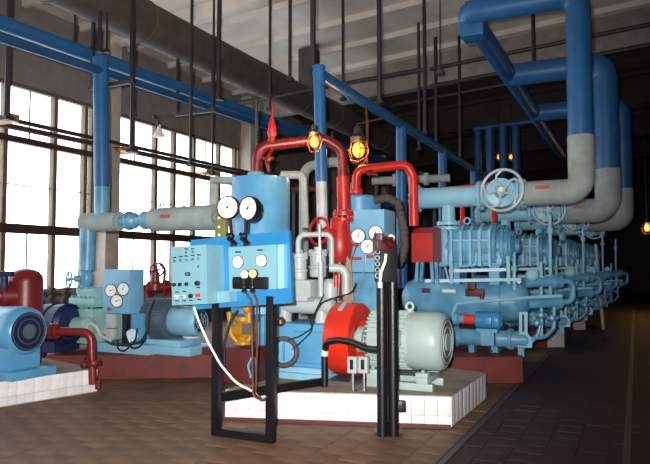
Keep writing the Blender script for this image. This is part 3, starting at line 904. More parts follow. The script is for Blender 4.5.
rbx = thing('red_box_guard', 'dark red sheet metal box guard left of ribbed compressor', 'guard', A(424, 262, 8.5))
o_ = A(435, 262, 8.45); l_ = hit(o_, XA, 411.5); t_ = A(435, 233, 8.45)
hh = t_.z - o_.z; ww = (o_ - l_).length
mid_ = (o_ + l_) / 2
prof = [V((0, 0, 0)), V((0, 0, hh)), V((0, 0.2, hh + 0.09)), V((0, 0.42, hh + 0.09)), V((0, 0.42, 0))]
part('sheet_case', B().prism([l_ + p for p in prof], XA * ww * 0.9), 'valve_red', rbx)
for fx in (0.15, 0.75):
    q = l_ + XA * (ww * fx) + YA * 0.12
    part('leg', B().bar(q + UP * 0.01, q + V((0.06 * (fx - .5), 0, -0.27)), 0.05, 0.04), 'machine_blue', rbx)
    q = q + YA * 0.22
    part('leg', B().bar(q + UP * 0.01, q + V((0.06 * (fx - .5), 0, -0.27)), 0.05, 0.04), 'machine_blue', rbx)
hs = B()
def wav(f): return R(4.2, 8.6) * (1 + 0.10 * math.sin(f * 120))
hp_ = [A(374, 200, 8.7), A(388, 198, 8.7), A(398, 203, 8.7), A(401, 216, 8.6), A(404, 230, 8.6), A(405, 245, 8.6), A(402, 258, 8.6), A(396, 268, 8.6)]
fine = []
for i in range(len(hp_) - 1):
    for k in range(12): fine.append(hp_[i].lerp(hp_[i + 1], k / 12))
hs.tube(fine, wav, bend=0.01, seg=12)
single('corrugated_hose', 'grey corrugated hose bending down between cabinet and red box', 'hose', hs, 'duct_grey')
#==SECTION3==
# ---------------------------------------------------------------- row of ribbed compressors on the right: the nearest built, the others copied further down the hall
UNIT = []
P4 = G(523, 383)
P4z = 0.35
pw_ = 3.3
rt4 = thing('machine_plinth', 'red painted concrete plinth under the nearest ribbed compressor', 'plinth', V((P4.x - pw_ / 2, P4.y + 0.9, 0)))
def skew_plinth(root, x0, y0, x1, y1, dep, m, z=P4z):
    a, b = G(x0, y0), G(x1, y1)
    def away(p):
        q = V((p.x, p.y, 0)); return q + q.normalized() * dep
    part('block', B().prism([V((a.x, a.y, .002)), V((b.x, b.y, .002)), away(b) + UP * .002, away(a) + UP * .002], UP * z), m, root)
skew_plinth(rt4, 380, 384, 523, 383, 2.2, 'red_plinth')
# horizontal receiver
Zr = 9.2
e_ = A(531, 301, Zr)
l_ = hit(e_, XA, 403)
ln = (e_ - l_).length
rr_ = R(20.5, 9.5)
rc = thing('oil_separator', 'blue horizontal receiver drum lying under the nearest ribbed compressor', 'tank', V(((e_.x + l_.x) / 2, e_.y, P4z)))
part('shell', B().lathe(l_, XA, [(0, 0.02), (0.03, rr_ * 0.5), (0.09, rr_ * 0.82), (0.2, rr_), (ln - 0.2, rr_), (ln - 0.09, rr_ * 0.82), (ln - 0.03, rr_ * 0.5), (ln, 0.02)], 36), 'machine_blue', rc)
for f in (0.25, 0.75):
    q = l_.lerp(e_, f)
    part('saddle', B().box(V((q.x, q.y, (P4z + q.z) / 2 - 0.05)), (0.1, rr_ * 1.6, q.z - P4z - 0.08), bev=0.01), 'machine_blue', rc)
def onr(px, py, dy=0.0):
    d = ray(px, py); yy = e_.y - rr_ + dy
    return CAM + d * (yy / d.y)
part('nameplate', B().box(onr(449, 291, 0.02), (R(14, 9), 0.01, R(3, 9))), 'cream', rc)
part('nameplate', B().box(onr(426, 290.5, 0.02), (R(9, 9), 0.01, R(5, 9))), 'oxide_red', rc)
br = B().box(onr(475, 292.5, -0.03), (R(19, 9), 0.1, R(8, 9)), bev=0.01).box(onr(472, 286, -0.03), (R(8, 9), 0.1, R(10, 9)), bev=0.01).cyl(onr(482, 293, -.1), onr(482, 299, -.1), 0.03, seg=10)
part('valve_bracket', br, 'oxide_red', rc, 'dark red bracket block')
part('collar_band', B().torus(l_.lerp(e_, 0.80), XA, rr_ * 1.0, 0.012, seg=36, sub=6), 'machine_blue', rc)
part('side_pipe', B().tube([onr(453, 316, -.08), onr(456, 304, -.08), onr(472, 302, -.08), onr(536, 297, -.08), onr(562, 296, -.0)], R(1.9, 9), bend=0.08, seg=10), 'pale_blue', rc)
sb = onr(524, 346, -0.05)
part('slotted_bracket', B().prism([onr(517, 347, -.05), onr(532, 348, -.05), onr(532, 338, -.05), onr(527.5, 334, -.05), onr(527.5, 312, -.05), onr(519, 312, -.05), onr(519, 334, -.05), onr(517, 338, -.05)], YA * 0.02), 'pale_blue', rc)
part('bracket_slot', B().box(onr(523.2, 323, -.055), (R(2.2, 9), 0.012, R(17, 9))), 'ink', rc)
UNIT.append((rc, None))
# lower cooler cylinder
lc1 = A(531, 340, 8.95); lc0 = hit(lc1, XA, 442)
lz = lc1.z
ck = thing('oil_cooler', 'blue horizontal oil cooler tube beneath the nearest receiver drum', 'cooler', V(((lc0.x + lc1.x) / 2, lc1.y, P4z)))
rcz = R(8.5, 9)
LL = (lc1 - lc0).length
part('shell', B().lathe(lc0, XA, [(0, 0.03), (0.02, rcz * 0.8), (0.06, rcz), (LL - 0.06, rcz), (LL - .02, rcz * .8), (LL, 0.03)], 28), 'machine_blue', ck)
for f in (0.16, 0.78):
    fb = B(); flange(fb, lc0.lerp(lc1, f), XA, rcz * 1.25, 0.05, 10)
    part('flange', fb, 'machine_blue', ck)
for f in (0.35, 0.9):
    q = lc0.lerp(lc1, f)
    part('support', B().box(V((q.x, q.y, (P4z + q.z - rcz) / 2)), (0.08, 0.16, max(0.03, q.z - rcz - P4z + 0.03))), 'machine_blue', ck)
UNIT.append((ck, None))
# oil pump motor
om = A(501, 320.5, 8.7)
op = thing('oil_pump_motor', 'small blue oil pump motor with red coupling below nearest drum', 'motor', V((om.x - 0.25, om.y, om.z - 0.2)))
rm = R(8.8, 8.7); Lm = (om - hit(om, XA, 474)).length
motor(op, om, XA, rm, Lm, 'pump_blue', 'pump_blue', cover_L=Lm * 0.3)
part('terminal_box', B().box(om - XA * Lm * 0.45 - YA * rm, (0.12, 0.08, 0.1), bev=0.01), 'pump_blue', op)
cpl = hit(om, XA, 463.5)
part('coupling', B().cyl(cpl, om - XA * Lm * 0.98, R(4.8, 8.8), seg=16), 'button_red', op, 'red coupling')
pe = hit(om, XA, 452)
part('pump', B().lathe(pe, XA, [(0, 0.05), (0.02, 0.09), (0.08, 0.09), (0.1, 0.06), ((cpl - pe).length, 0.06)], 18), 'machine_blue', op)
part('foot', B().box(om - XA * Lm * 0.5 - UP * (rm + 0.02), (Lm * 0.8, 0.16, 0.05)).box(om - XA * Lm * 0.5 - UP * (rm + 0.12), (Lm * 0.5, 0.12, 0.2)), 'machine_blue', op)
part('hose', B().tube([onr(484, 330, -.12), onr(489, 338, -.12), onr(487, 345, -.12), onr(491, 352, -.1)], 0.022, bend=0.06, seg=8), 'rubber', op)
UNIT.append((op, None))
# ribbed compressor casing
Zs = 9.35
s1 = A(513, 246, 9.1); s0 = hit(s1, XA, 436)
sr = R(22, 9.3); LS = (s1 - s0).length
cs = thing('screw_compressor', 'blue ribbed compressor casing below the largest handwheel', 'compressor', V(((s0.x + s1.x) / 2, s1.y, e_.z + rr_)))
part('casing', B().lathe(s0, XA, [(0, sr * 0.62), (0.03, sr * 0.8), (LS * 0.25, sr * 0.84), (LS * 0.26, sr * 0.95), (LS * 0.78, sr * 0.95), (LS * 0.79, sr * 0.8), (LS * 0.97, sr * 0.78), (LS, sr * 0.5)], 32).box(s0.lerp(s1, 0.5) - UP * sr * 0.55, (LS * 0.8, sr * 1.5, sr * 0.7), bev=0.03), 'machine_blue', cs)
part('side_casing', B().box(s0 + XA * LS * 0.52 - YA * sr * 0.35, (LS * 0.54, sr * 1.05, sr * 1.45), bev=0.04), 'machine_blue', cs)
part('inlet_block', B().box(s0 + XA * LS * 0.11 - UP * sr * 0.0, (LS * 0.24, sr * 1.7, sr * 1.9), bev=0.07), 'machine_blue', cs)
for f in (0.28, 0.40, 0.52, 0.64, 0.76):
    c = s0 + XA * LS * f
    part('rib', B().cyl(c - XA * 0.02, c + XA * 0.02, sr * 1.06, seg=32).box(c - UP * sr * 0.1, (0.04, sr * 2.05, sr * 1.6)), 'pale_blue', cs)
for h in (0.25,):
    yy = -sr * math.sqrt(max(0.05, 1 - h * h)) * 0.97
    part('rail', B().box(s0 + XA * LS * 0.52 + V((0, yy, sr * h)), (LS * 0.5, 0.03, 0.022)), 'pale_blue', cs)
for f, r_ in ((0.81, 1.08), (0.9, 0.95)):
    fb = B(); flange(fb, s0 + XA * LS * f, XA, sr * r_, 0.05, 16)
    part('end_flange', fb, 'machine_blue', cs)
ecov = B(); ecov.lathe(s1 - XA * 0.05, XA, [(0, sr * 0.75), (0.05, sr * 0.7), (0.1, sr * 0.35), (0.15, sr * 0.3)], 24); ecov.ringbolts(s1, XA, sr * 0.6, 10, 0.016, 0.05)
part('end_cover', ecov, 'machine_blue', cs)
part('lifting_eye', B().torus(s0 + XA * LS * 0.42 + UP * (sr * 1.02 + 0.05), YA, 0.045, 0.014, seg=18, sub=8), 'pale_blue', cs)
part('bypass_pipe', B().tube([onr(437, 285, -.1), onr(436, 262, -.1), onr(442, 258, -.1), onr(446, 270, -.1), onr(449, 283, -.1)], 0.016, bend=0.08, seg=8), 'pale_blue', cs)
part('drain_pipe', B().tube([s0 + XA * LS * .6 + V((0, -sr, -sr * .3)), s0 + XA * LS * .6 + V((0, -sr * 1.1, -sr * .85)), s0 + XA * LS * .4 + V((0, -sr * 1.1, -sr * .9))], 0.017, bend=0.06, seg=8), 'pale_blue', cs)
fr = B()
for py, x0, x1 in ((271, 449, 506), (281, 425, 521)):
    a = A(x0, py, 8.95); b = A(x1, py - 1.5, 8.75)
    part('support_rail', B().bar(a, b, 0.05, 0.045), 'pale_blue', cs)
for px in (451, 508):
    part('support_post', B().bar(A(px, 256 if px > 500 else 253, 8.88), A(px + 1, 284, 8.88), 0.045, 0.045), 'pale_blue', cs)
for f in (0.3, 0.8):
    q = s0 + XA * LS * f
    part('foot', B().box(V((q.x, q.y, (e_.z + rr_ + q.z - sr * .7) / 2 - 0.02)), (0.14, sr * 1.4, max(0.05, q.z - sr * .7 - e_.z - rr_ + 0.1))), 'machine_blue', cs)
UNIT.append((cs, None))
# suction line: blue spool with tee, gate valve with big wheel, grey lagged elbow, blue riser and header
pa = A(413, 199, 9.45)
hz_ = pa.z
def sx(px): return hit(pa, XA, px)
sp = thing('suction_pipe', 'pale blue suction pipe spool with tee above nearest ribbed compressor', 'pipe', sx(447))
pr = R(10.3, 9.4)
part('spool', B().cyl(sx(414), sx(478), pr, seg=28), 'pale_blue', sp)
fb = B(); flange(fb, sx(415), XA, pr * 1.35, 0.05, 12); part('flange', fb, 'pale_blue', sp)
fb = B(); flange(fb, sx(418.5), XA, pr * 1.35, 0.04, 12); part('flange', fb, 'pale_blue', sp)
te = sx(449)
tz = s0.z + sr * 0.95
part('tee_branch', B().cyl(V((te.x, te.y, tz)), te, pr * 0.62, seg=20), 'pale_blue', sp)
fb = B(); flange(fb, V((te.x, te.y, tz + 0.02)), UP, pr * 1.15, 0.05, 10); flange(fb, V((te.x, te.y, tz - 0.05)), UP, pr * 1.15, 0.05, 10); part('branch_flange', fb, 'pale_blue', sp)
UNIT.append((sp, None))
bv = thing('gate_valve', 'pale blue gate valve with the largest spoked handwheel', 'valve', sx(500))
vb = B(); c = sx(500)
vb.lathe(sx(480), XA, [(0, pr * 1.0), (0.06, pr * 1.05), ((sx(503) - sx(480)).length, pr * 1.25), ((sx(520) - sx(480)).length, pr * 1.0)], 24)
part('valve_body', vb, 'pale_blue', bv)
fb = B(); flange(fb, sx(481), XA, pr * 1.4, 0.05, 12); part('flange', fb, 'pale_blue', bv)
fb = B(); flange(fb, sx(520), XA, pr * 1.4, 0.05, 12); flange(fb, sx(524), XA, pr * 1.4, 0.04, 12); part('flange', fb, 'pale_blue', bv)
wdir = V((-0.12, -1, 0.08)).normalized()
wcen = A(502, 190, 8.35)
part('bonnet', B().lathe(c, wcen - c, [(0, pr * 1.0), (0.25, pr * 0.95), (0.27, pr * 1.3), (0.31, pr * 1.3), (0.33, pr * 0.6), (0.5, pr * 0.4)], 20).ringbolts(c + (wcen - c).normalized() * 0.29, wcen - c, pr * 1.1, 10, 0.016, 0.07), 'pale_blue', bv)
part('stem', B().cyl(c, wcen + wdir * 0.06, 0.03, seg=10), 'steel', bv)
handwheel('handwheel', wcen, wdir, R(21, 8.35), R(1.5, 8.35), 'grey_paint', bv, 5, curved=True, hub=0.05)
UNIT.append((bv, None))
ec = sx(583)
top_z = A(578, -6, (ec - CAM).dot(FWD)).z
pr2 = R(12.3, 8.5)
lag_z = A(582, 136, (ec - CAM).dot(FWD)).z
hl = hit(V((ec.x, ec.y, top_z)), XA, 470)
def make_riser(off, k, lbl):
    el = thing('insulated_riser', lbl, 'pipe', ec + off, 'insulated risers along the compressor row')
    e2 = ec + off
    r_ = pr2 * k
    part('lagged_elbow', B().tube([sx(526) + off, e2, V((e2.x, e2.y, lag_z))], r_ * 1.04, bend=r_ * 1.1, seg=24), 'insulation', el)
    part('mark_stripe', B().bar(sx(538) + off + V((0, -r_ * 1.03, 0.06)), sx(552) + off + V((0, -r_ * 1.03, 0.06)), 0.02, 0.05), 'plate_red', el, 'red paint mark')
    part('riser', B().tube([V((e2.x, e2.y, lag_z)), V((e2.x, e2.y, top_z)), V((hl.x, hl.y + off.y, top_z))], r_, bend=r_ * 1.3, seg=24), 'pipe_blue', el)
make_riser(V((0, 0, 0)), 1.0, 'blue riser with grey lagged elbow feeding nearest compressor from above')
make_riser(V((0.2, 3.4, 0)), 1.3, 'blue riser with lagged grey elbow, second in the row from the camera')
make_riser(V((0.4, 6.8, 0)), 1.25, 'blue riser with lagged grey elbow, third in the row from the camera')
# valve cluster right of the drum
cl = thing('pipe_manifold', 'cluster of blue valves and looped pipes at nearest drum end', 'manifold', A(548, 345, 9.1))
Zm = 9.0
def m_(px, py, dz=0.0): return A(px, py, Zm + dz)
part('upper_header', B().cyl(m_(524, 283), m_(560, 281), R(5.2, Zm), seg=18), 'machine_blue', cl)
fb = B(); flange(fb, m_(553, 281.5), RIGHT, R(7.5, Zm), 0.06, 8); flange(fb, m_(560, 281), RIGHT, R(7, Zm), 0.05, 8); part('flange', fb, 'machine_blue', cl)
part('return_bend', B().tube([m_(560, 281), m_(573, 281), m_(573, 302), m_(558, 302)], R(2.9, Zm), bend=R(9.5, Zm), seg=12), 'machine_blue', cl)
part('lower_header', B().cyl(m_(528, 304), m_(562, 302), R(5, Zm), seg=18), 'machine_blue', cl)
fb = B(); flange(fb, m_(559, 302), RIGHT, R(7, Zm), 0.05, 8); part('flange', fb, 'machine_blue', cl)
part('valve_knob', B().lathe(m_(533, 275, -.2), V((-.1, -1, 0.1)), [(0, R(4, Zm)), (0.02, R(6, Zm)), (0.06, R(6, Zm)), (0.08, R(4, Zm))], 20), 'pale_blue', cl, 'pale round valve knob')
part('knob_stem', B().cyl(m_(533, 275, -.2), m_(534, 281), 0.03, seg=10), 'machine_blue', cl)
for px, y0, y1 in ((514, 252, 290), (541, 262, 336), (550, 214, 296)):
    part('standpipe', B().cyl(m_(px, y0), m_(px + 0.5, y1), R(1.7, Zm), seg=10).cyl(m_(px, y0 + 14), m_(px, y0 + 19), R(3, Zm), seg=8), 'pale_blue', cl)
part('drain_bend', B().tube([m_(532, 338), m_(545, 337), m_(554, 328), m_(554, 306)], R(2.2, Zm), bend=0.12, seg=10), 'machine_blue', cl)
part('drain_bend', B().tube([m_(530, 344), m_(538, 334), m_(541, 322)], R(2, Zm), bend=0.1, seg=10), 'machine_blue', cl)
for px, py in ((541, 315), (537, 323), (552, 318)):
    part('small_valve', B().ball(m_(px, py), R(4, Zm), seg=12).cyl(m_(px - 6, py), m_(px + 6, py), R(2, Zm), seg=8).cyl(m_(px, py, -.12), m_(px, py), R(1.5, Zm), seg=8), 'machine_blue', cl)
part('tag', B().box(m_(519, 281, -.1), (0.06, 0.02, 0.06), (V((.7, 0, .7)), YA, V((-.7, 0, .7)))), 'cream', cl)
UNIT.append((cl, None))
index_kids()
WHICH = [('second', 'second in the row from the camera', 3.4), ('third', 'third in the row from the camera', 6.7), ('farthest', 'farthest visible in the dark row', 10.0)]
names = {'machine_plinth': 'concrete plinth under the {0} ribbed compressor, partly lit', 'oil_separator': 'blue horizontal receiver drum under the {0} compressor in the row', 'oil_cooler': 'blue oil cooler tube beneath the {0} receiver drum',
         'oil_pump_motor': 'small blue oil pump motor below the {0} drum', 'screw_compressor': 'ribbed blue compressor casing, {1}', 'suction_pipe': 'blue suction pipe spool above the {0} ribbed compressor',
         'gate_valve': 'blue gate valve with handwheel, {1}', 'insulated_riser': 'blue riser with lagged grey elbow, {1}', 'pipe_manifold': 'blue valves and looped pipes, {1}'}
for o, _ in UNIT:
    base = o.name.split('.')[0]
    o['group'] = base.replace('_', ' ') + 's along the compressor row'
    for a, b, dy in WHICH:
        c = copy_tree(o, V((dy * 0.058, dy, 0)), names[base].format(a, b))
        if base == 'machine_plinth':
            for ch in c.children: pass
# plinths of the farther units, with whitewashed end blocks
mat('grey_white', 'B9B4B4', 0.7, var=0.2)
for x0, y0, x1, y1, w_ in ((452, 348.5, 547, 347.5, 'second'), (505, 331, 573, 330, 'third'), (540, 322, 590, 321, 'farthest')):
    p = G((x0 + x1) / 2, y1)
    t = thing('machine_plinth', names['machine_plinth'].format(w_), 'plinth', V((p.x, p.y, 0)), 'machine plinths along the compressor row')
    skew_plinth(t, x0, y0, x1, y1, 2.0, 'red_plinth', 0.33)
rt4['group'] = 'machine plinths along the compressor row'
for (px0, px1, y0, y1), w_ in (((548, 565, 330, 347.5), 'second'), ((574, 586, 319, 330), 'third')):
    p = G(px1, y1); Zq = (p - CAM).dot(FWD); q = A(px0, y1, Zq)
    single('plinth_block', 'whitewashed concrete block at the %s compressor plinth corner' % w_, 'block', B().box((p + q) / 2 + FWD * 0.17 + UP * (A(px1, y0, Zq).z / 2), ((p - q).length, 0.3, A(px1, y0, Zq).z), (RIGHT, FWD, UP), bev=0.01), 'grey_white')

# ---------------------------------------------------------------- left: machine at the frame edge
Q1, Q0 = G(97, 392), G(0, 408)
dq = (Q1 - Q0)
Qn = Q0 - dq * 1.2
PL = 0.29
side = V((-dq.y, dq.x, 0)).normalized() * 3.2
root1 = thing('machine_plinth', 'white tiled plinth under the blue motor at left edge', 'plinth', (Qn + Q1 + side) / 2)
part('block', B().prism([Qn + UP * .002, Q1 + UP * .002, Q1 + side + UP * .002, Qn + side + UP * .002], UP * PL), 'plinth_concrete', root1)
tile_face(root1, Qn, Q1, PL, 0.10, (0.10, 0.18), 'white_tile')
mo = A(29, 331.5, 7.55)
m1 = thing('electric_motor', 'sky blue electric motor with round slotted fan grille, left edge', 'motor', V((mo.x, mo.y, PL)))
ax1 = V((1, -0.06, 0)).normalized()
motor(m1, mo, ax1, R(24.5, 7.55), 0.95, 'sky_blue', 'sky_blue', cover_L=0.36, grille='navy', spokes=0, ringm='motor_dark')
zb = mo.z - R(24.5, 7.55)
part('saddle', B().box(V((mo.x - 0.42, mo.y, (PL + 0.1 + zb + .1) / 2 )), (0.75, 0.42, zb - PL + .05), bev=0.02), 'sky_blue', m1)
part('base', mbox(B(), V((mo.x - 0.36, mo.y, PL)), 0.95, 0.62, 0.10, 0.015), 'sky_blue', m1)
# red domed vessel behind it
rv = thing('red_vessel', 'glossy dark red domed vessel behind the blue motor, left edge', 'vessel', V((A(26, 330, 8.6).x, A(26, 330, 8.6).y, PL)))
vt = A(26, 268.5, 8.6); vr = R(16.5, 8.6)
Hv = vt.z - PL
part('shell', B().lathe(V((vt.x, vt.y, PL)), UP, [(0, vr), (Hv - vr * 0.75, vr), (Hv - vr * 0.45, vr * 0.95), (Hv - vr * 0.2, vr * 0.75), (Hv - vr * 0.05, vr * 0.4), (Hv, 0.02)], 36), 'dark_red', rv)
part('side_branch', B().cyl(A(-14, 297, 8.3), A(22, 295, 8.55), R(12, 8.5), seg=24), 'dark_red', rv)
fb = B(); flange(fb, A(2, 296, 8.4), A(22, 295, 8.55) - A(-14, 297, 8.3), R(16, 8.5), 0.05, 10); part('flange', fb, 'dark_red', rv)
part('top_cock', B().cyl(A(4, 290, 8.3), A(4, 273, 8.3), 0.05, seg=12).box(A(5, 274, 8.3), (0.2, 0.1, 0.07), (RIGHT, FWD, UP), 0.01), 'navy', rv)
rp = thing('red_water_pipe', 'dark red water pipe bending down at the left plinth corner', 'pipe', G(94, 392))
part('pipe_run', B().tube([A(44, 331, 7.9), A(91, 332, 7.9), A(93, 384, 7.9)], R(4.1, 7.9), bend=R(10, 7.9), seg=16), 'dark_red', rp)
fb = B(); flange(fb, A(52, 331, 7.9), RIGHT, R(7.5, 7.9), 0.05, 8); flange(fb, A(57, 331, 7.9), RIGHT, R(7.5, 7.9), 0.04, 8); part('flange', fb, 'dark_red', rp)
fb = B(); flange(fb, A(93.5, 362, 7.9), UP, R(7.5, 7.9), 0.05, 8); part('flange', fb, 'dark_red', rp)
part('drain_cock', B().cyl(A(84, 364, 7.85), A(94, 364, 7.85), 0.03, seg=8).ball(A(84, 365, 7.85), 0.05).cyl(A(84, 356, 7.85), A(84, 366, 7.85), 0.015, seg=8), 'oxide_red', rp)
part('end_cap', B().cyl(A(98, 380, 7.9), A(98, 389, 7.9), 0.035, seg=10), 'oxide_red', rp)
nv = thing('motor_drum', 'dark navy finned motor drum between red vessel and teal compressor', 'motor', V((A(60, 345, 9.3).x, A(60, 345, 9.3).y, 0.33)))
nc = A(76, 325, 9.3)
part('drum', B().lathe(hit(nc, XA, 40), XA, [(0, 0.2), (0.02, R(20, 9.3)), (0.6, R(20, 9.3)), (0.66, R(15, 9.3)), (0.67, 0.05)], 28), 'navy', nv)
for f in (0.2, 0.5, 0.8):
    part('rib', B().torus(hit(nc, XA, 40).lerp(nc, f), XA, R(20.2, 9.3), 0.015, seg=28, sub=6), 'navy', nv)
part('stand', B().box(V((hit(nc, XA, 58).x, nc.y, (0.34 + nc.z - .24) / 2)), (0.4, 0.4, nc.z - .24 - 0.34)), 'navy', nv)

# ---------------------------------------------------------------- left centre machine: teal compressor, gauge box, dark motor, red plinth
F0, F1 = G(45, 380), G(222, 377.5)
bk = V((-0.5, 2.0, 0))
rp2 = thing('machine_plinth', 'oxide red plinth under the teal compressor and dark motor', 'plinth', (F0 + F1) / 2)
P2z = 0.33
part('block', B().prism([F0 + UP * .002, F1 + UP * .002, F1 + bk + UP * .002, F0 + bk + UP * .002], UP * P2z), 'red_plinth', rp2)
part('pad', B().box(A(208, 350, 9.3), (0.25, 0.3, 0.1), bev=0.01), 'red_plinth', rp2)
Zl = 9.75
tc_ = thing('piston_compressor', 'teal compressor with bolted stepped covers behind the three gauge box', 'compressor', V((A(92, 350, Zl).x, A(92, 350, Zl).y, P2z)))
def T(px, py, dz=0.0): return A(px, py, Zl + dz)
tx = T(90, 300)
for nm, py, hh, wpx, dpx in (('top_cover', 291, 5.5, 24, 0.42), ('middle_cover', 301, 6.5, 34, 0.55), ('lower_cover', 312, 8, 42, 0.7)):
    c = T(90 if nm != 'lower_cover' else 88, py)
    tb_ = B().box(V((c.x, tx.y + 0.1, c.z)), (R(wpx, Zl), dpx, R(hh, Zl)), bev=0.015)
    o = part(nm, tb_, 'mint', tc_)
    n = 6
    for k in range(n):
        q = V((c.x + R(wpx, Zl) * (-0.42 + 0.84 * k / (n - 1)), tx.y + 0.1 - dpx * 0.43, c.z + R(hh, Zl) * 0.5))
        part('bolt', B().cyl(q, q + UP * 0.035, 0.022, seg=6), 'machine_blue', o)
part('frame', B().box(V((tx.x, tx.y + 0.12, (P2z + 0.1 + T(90, 314).z) / 2)), (R(38, Zl), 0.62, T(90, 314).z - P2z - 0.1), bev=0.04).box(V((tx.x, tx.y + 0.12, T(90, 297).z)), (R(26, Zl), 0.4, R(20, Zl)), bev=0.03), 'mint', tc_)
part('side_drum', B().lathe(T(70, 326, -.25), XA, [(0, 0.05), (0.03, 0.14), (0.4, 0.14), (0.43, 0.05)], 20), 'mint', tc_)
part('elbow_hose', B().tube([T(85, 334, -.5), T(88, 322, -.5), T(96, 326, -.5), T(101, 336, -.5), T(112, 341, -.5)], R(1.7, 9.3), bend=0.1, seg=10), 'grey_paint', tc_)
part('base', B().box(V((T(125, 350, -.35).x, T(125, 350, -.35).y + 0.15, P2z + 0.07)), (1.1, 0.55, 0.14), bev=0.015), 'pale_blue', tc_)
va = thing('angle_valve', 'blue angle valve with side handwheel on top of teal compressor', 'valve', T(86, 288))
part('valve_body', B().lathe(T(86.5, 289), UP, [(0, 0.09), (0.04, 0.1), (0.05, 0.07), (0.12, 0.1), (0.22, 0.1), (0.28, 0.07), (0.3, 0.1), (0.36, 0.1)], 20).cyl(T(74, 279, -.05), T(86, 278), 0.05, seg=14), 'machine_blue', va)
handwheel('handwheel', T(69, 279.5, -.1), V((-0.45, -1, 0.05)), R(8, 9.6), R(0.9, 9.6), 'machine_blue', va, 4)
part('stem', B().cyl(T(67, 279.5, -.1), T(76, 279, -.05), 0.02, seg=8), 'steel', va)
# discharge line: vertical pipe, lagged tee, valve, long lagged pipe, blue riser
Zd = 9.75
dl = thing('discharge_pipe', 'blue grey discharge pipe rising from angle valve to lagged tee', 'pipe', T(88, 268))
part('vertical_run', B().tube([T(87, 270), T(88.5, 224), A(108, 222, 9.7)], R(8, Zd), bend=R(7, Zd), seg=20), 'machine_blue', dl)
lp = A(100, 222, 9.65)
def lx(px): return hit(lp, XA, px)
part('lagged_tee', B().cyl(lx(84), lx(119), R(9.6, Zd), seg=24), 'insulation', dl)
part('neck', B().cyl(lx(118), lx(128), R(4.2, 9.4), seg=16), 'machine_blue', dl)
dv = thing('gate_valve', 'blue flanged gate valve with thin wheel before the windows', 'valve', lx(138))
vb = B().lathe(lx(126), XA, [(0, R(5, 9.4)), (0.03, R(8, 9.4)), (0.08, R(8.8, 9.4)), (0.16, R(8, 9.4)), (0.2, R(5.5, 9.4)), ((lx(141) - lx(126)).length, R(6, 9.4)), ((lx(144) - lx(126)).length, R(9, 9.4)), ((lx(153) - lx(126)).length, R(9, 9.4))], 24)
part('valve_body', vb, 'machine_blue', dv)
fb = B(); flange(fb, lx(129), XA, R(9.5, 9.4), 0.05, 10); part('flange', fb, 'machine_blue', dv)
handwheel('handwheel', A(161, 211, 9.35), V((-0.5, -1, 0.1)), R(7.5, 9.3), R(0.7, 9.3), 'machine_blue', dv, 4)
part('stem', B().cyl(lx(150), A(161, 211, 9.35), 0.02, seg=8), 'machine_blue', dv)
dg = thing('lagged_pipe', 'long grey lagged pipe with red mark in front of windows', 'pipe', lx(185))
part('lagging', B().lathe(lx(152.5), XA, [(0, R(9, 9.3)), (0.01, R(11.3, 9.3)), ((lx(218) - lx(152.5)).length, R(12.3, 9.3))], 28), 'insulation', dg)
part('riser_bend', B().tube([lx(212), A(212.5, 180, (lx(212) - CAM).dot(FWD)), A(246, 181, 7.9)], R(4.2, 8.9), bend=R(4, 9), seg=4), 'insulation', dg)
part('outlet_run', B().tube([lx(216), A(244, 219, 7.9)], R(7, 9.0), seg=18), 'insulation', dg)
part('mark_stripe', B().bar(lx(168) + V((0, -R(11.6, 9.3), 0.03)), lx(177) + V((0, -R(11.8, 9.3), 0.03)), 0.02, 0.05), 'plate_red', dg, 'red paint mark')
br_ = thing('blue_riser', 'tall blue riser pipe dropping from left header to lagged tee', 'pipe', A(102, 215, 9.65))
zt_ = (A(102, 215, 9.65) - CAM).dot(FWD)
part('upper_run', B().cyl(A(102, 187, 9.65), A(100.5, 58, 9.65), R(7.6, 9.65), seg=22), 'pipe_blue', br_)
part('lower_run', B().cyl(A(102, 216, 9.65), A(102, 187, 9.65), R(7.3, 9.65), seg=22), 'machine_blue', br_)

# gauge box on stand
Zg = 9.15
gk2 = thing('gauge_box', 'small blue gauge box with three round dials on stand, left', 'gauge box', V((A(128, 350, Zg).x, A(128, 350, Zg).y, P2z)))
f1 = A(129, 314, Zg); f0 = hit(f1, XA, 103.5); ft = A(129, 269.5, Zg)
wk2 = (f1 - f0).length; hk2 = ft.z - f1.z
part('case', B().box(V(((f0.x + f1.x) / 2, f1.y + 0.15, (f1.z + ft.z) / 2)), (wk2, 0.3, hk2), bev=0.008), 'light_blue', gk2)
def ong(px, py, dy=0.0):
    d = ray(px, py)
    return CAM + d * ((f1.y + dy) / d.y)
for px, py, an in ((110.5, 290.5, 1.4), (123, 289, 0.4), (116.5, 301, 1.2)):
    gauge(ong(px, py, -0.03), V((0.3, -1, 0)), R(6.6, Zg), gk2, ang=an, depth=0.05)
part('label_plate', B().box(ong(109, 309, -.004), (R(6, Zg), 0.008, R(3.5, Zg))), 'plate_red', gk2)
part('pedestal', B().box(V((f1.x + 0.02, f1.y + 0.28, (P2z + f1.z) / 2)), (R(15, Zg), 0.3, f1.z - P2z), bev=0.01), 'sky_blue', gk2)
part('post', B().bar(V((ong(120, 340).x, f1.y + 0.1, P2z)), V((ong(120, 340).x, f1.y + 0.1, f1.z)), 0.06, 0.06), 'black', gk2)
part('switch_unit', B().box(ong(112, 321, 0.02), (R(11, Zg), 0.08, R(14, Zg)), bev=0.012).box(ong(110, 334, 0.02), (R(14, Zg), 0.09, R(11, Zg)), bev=0.015), 'grey_paint', gk2)
part('inspection_cover', B().cyl(ong(132, 335, 0.1), ong(132, 335, 0.06), R(6, Zg), seg=20), 'machine_blue', gk2)
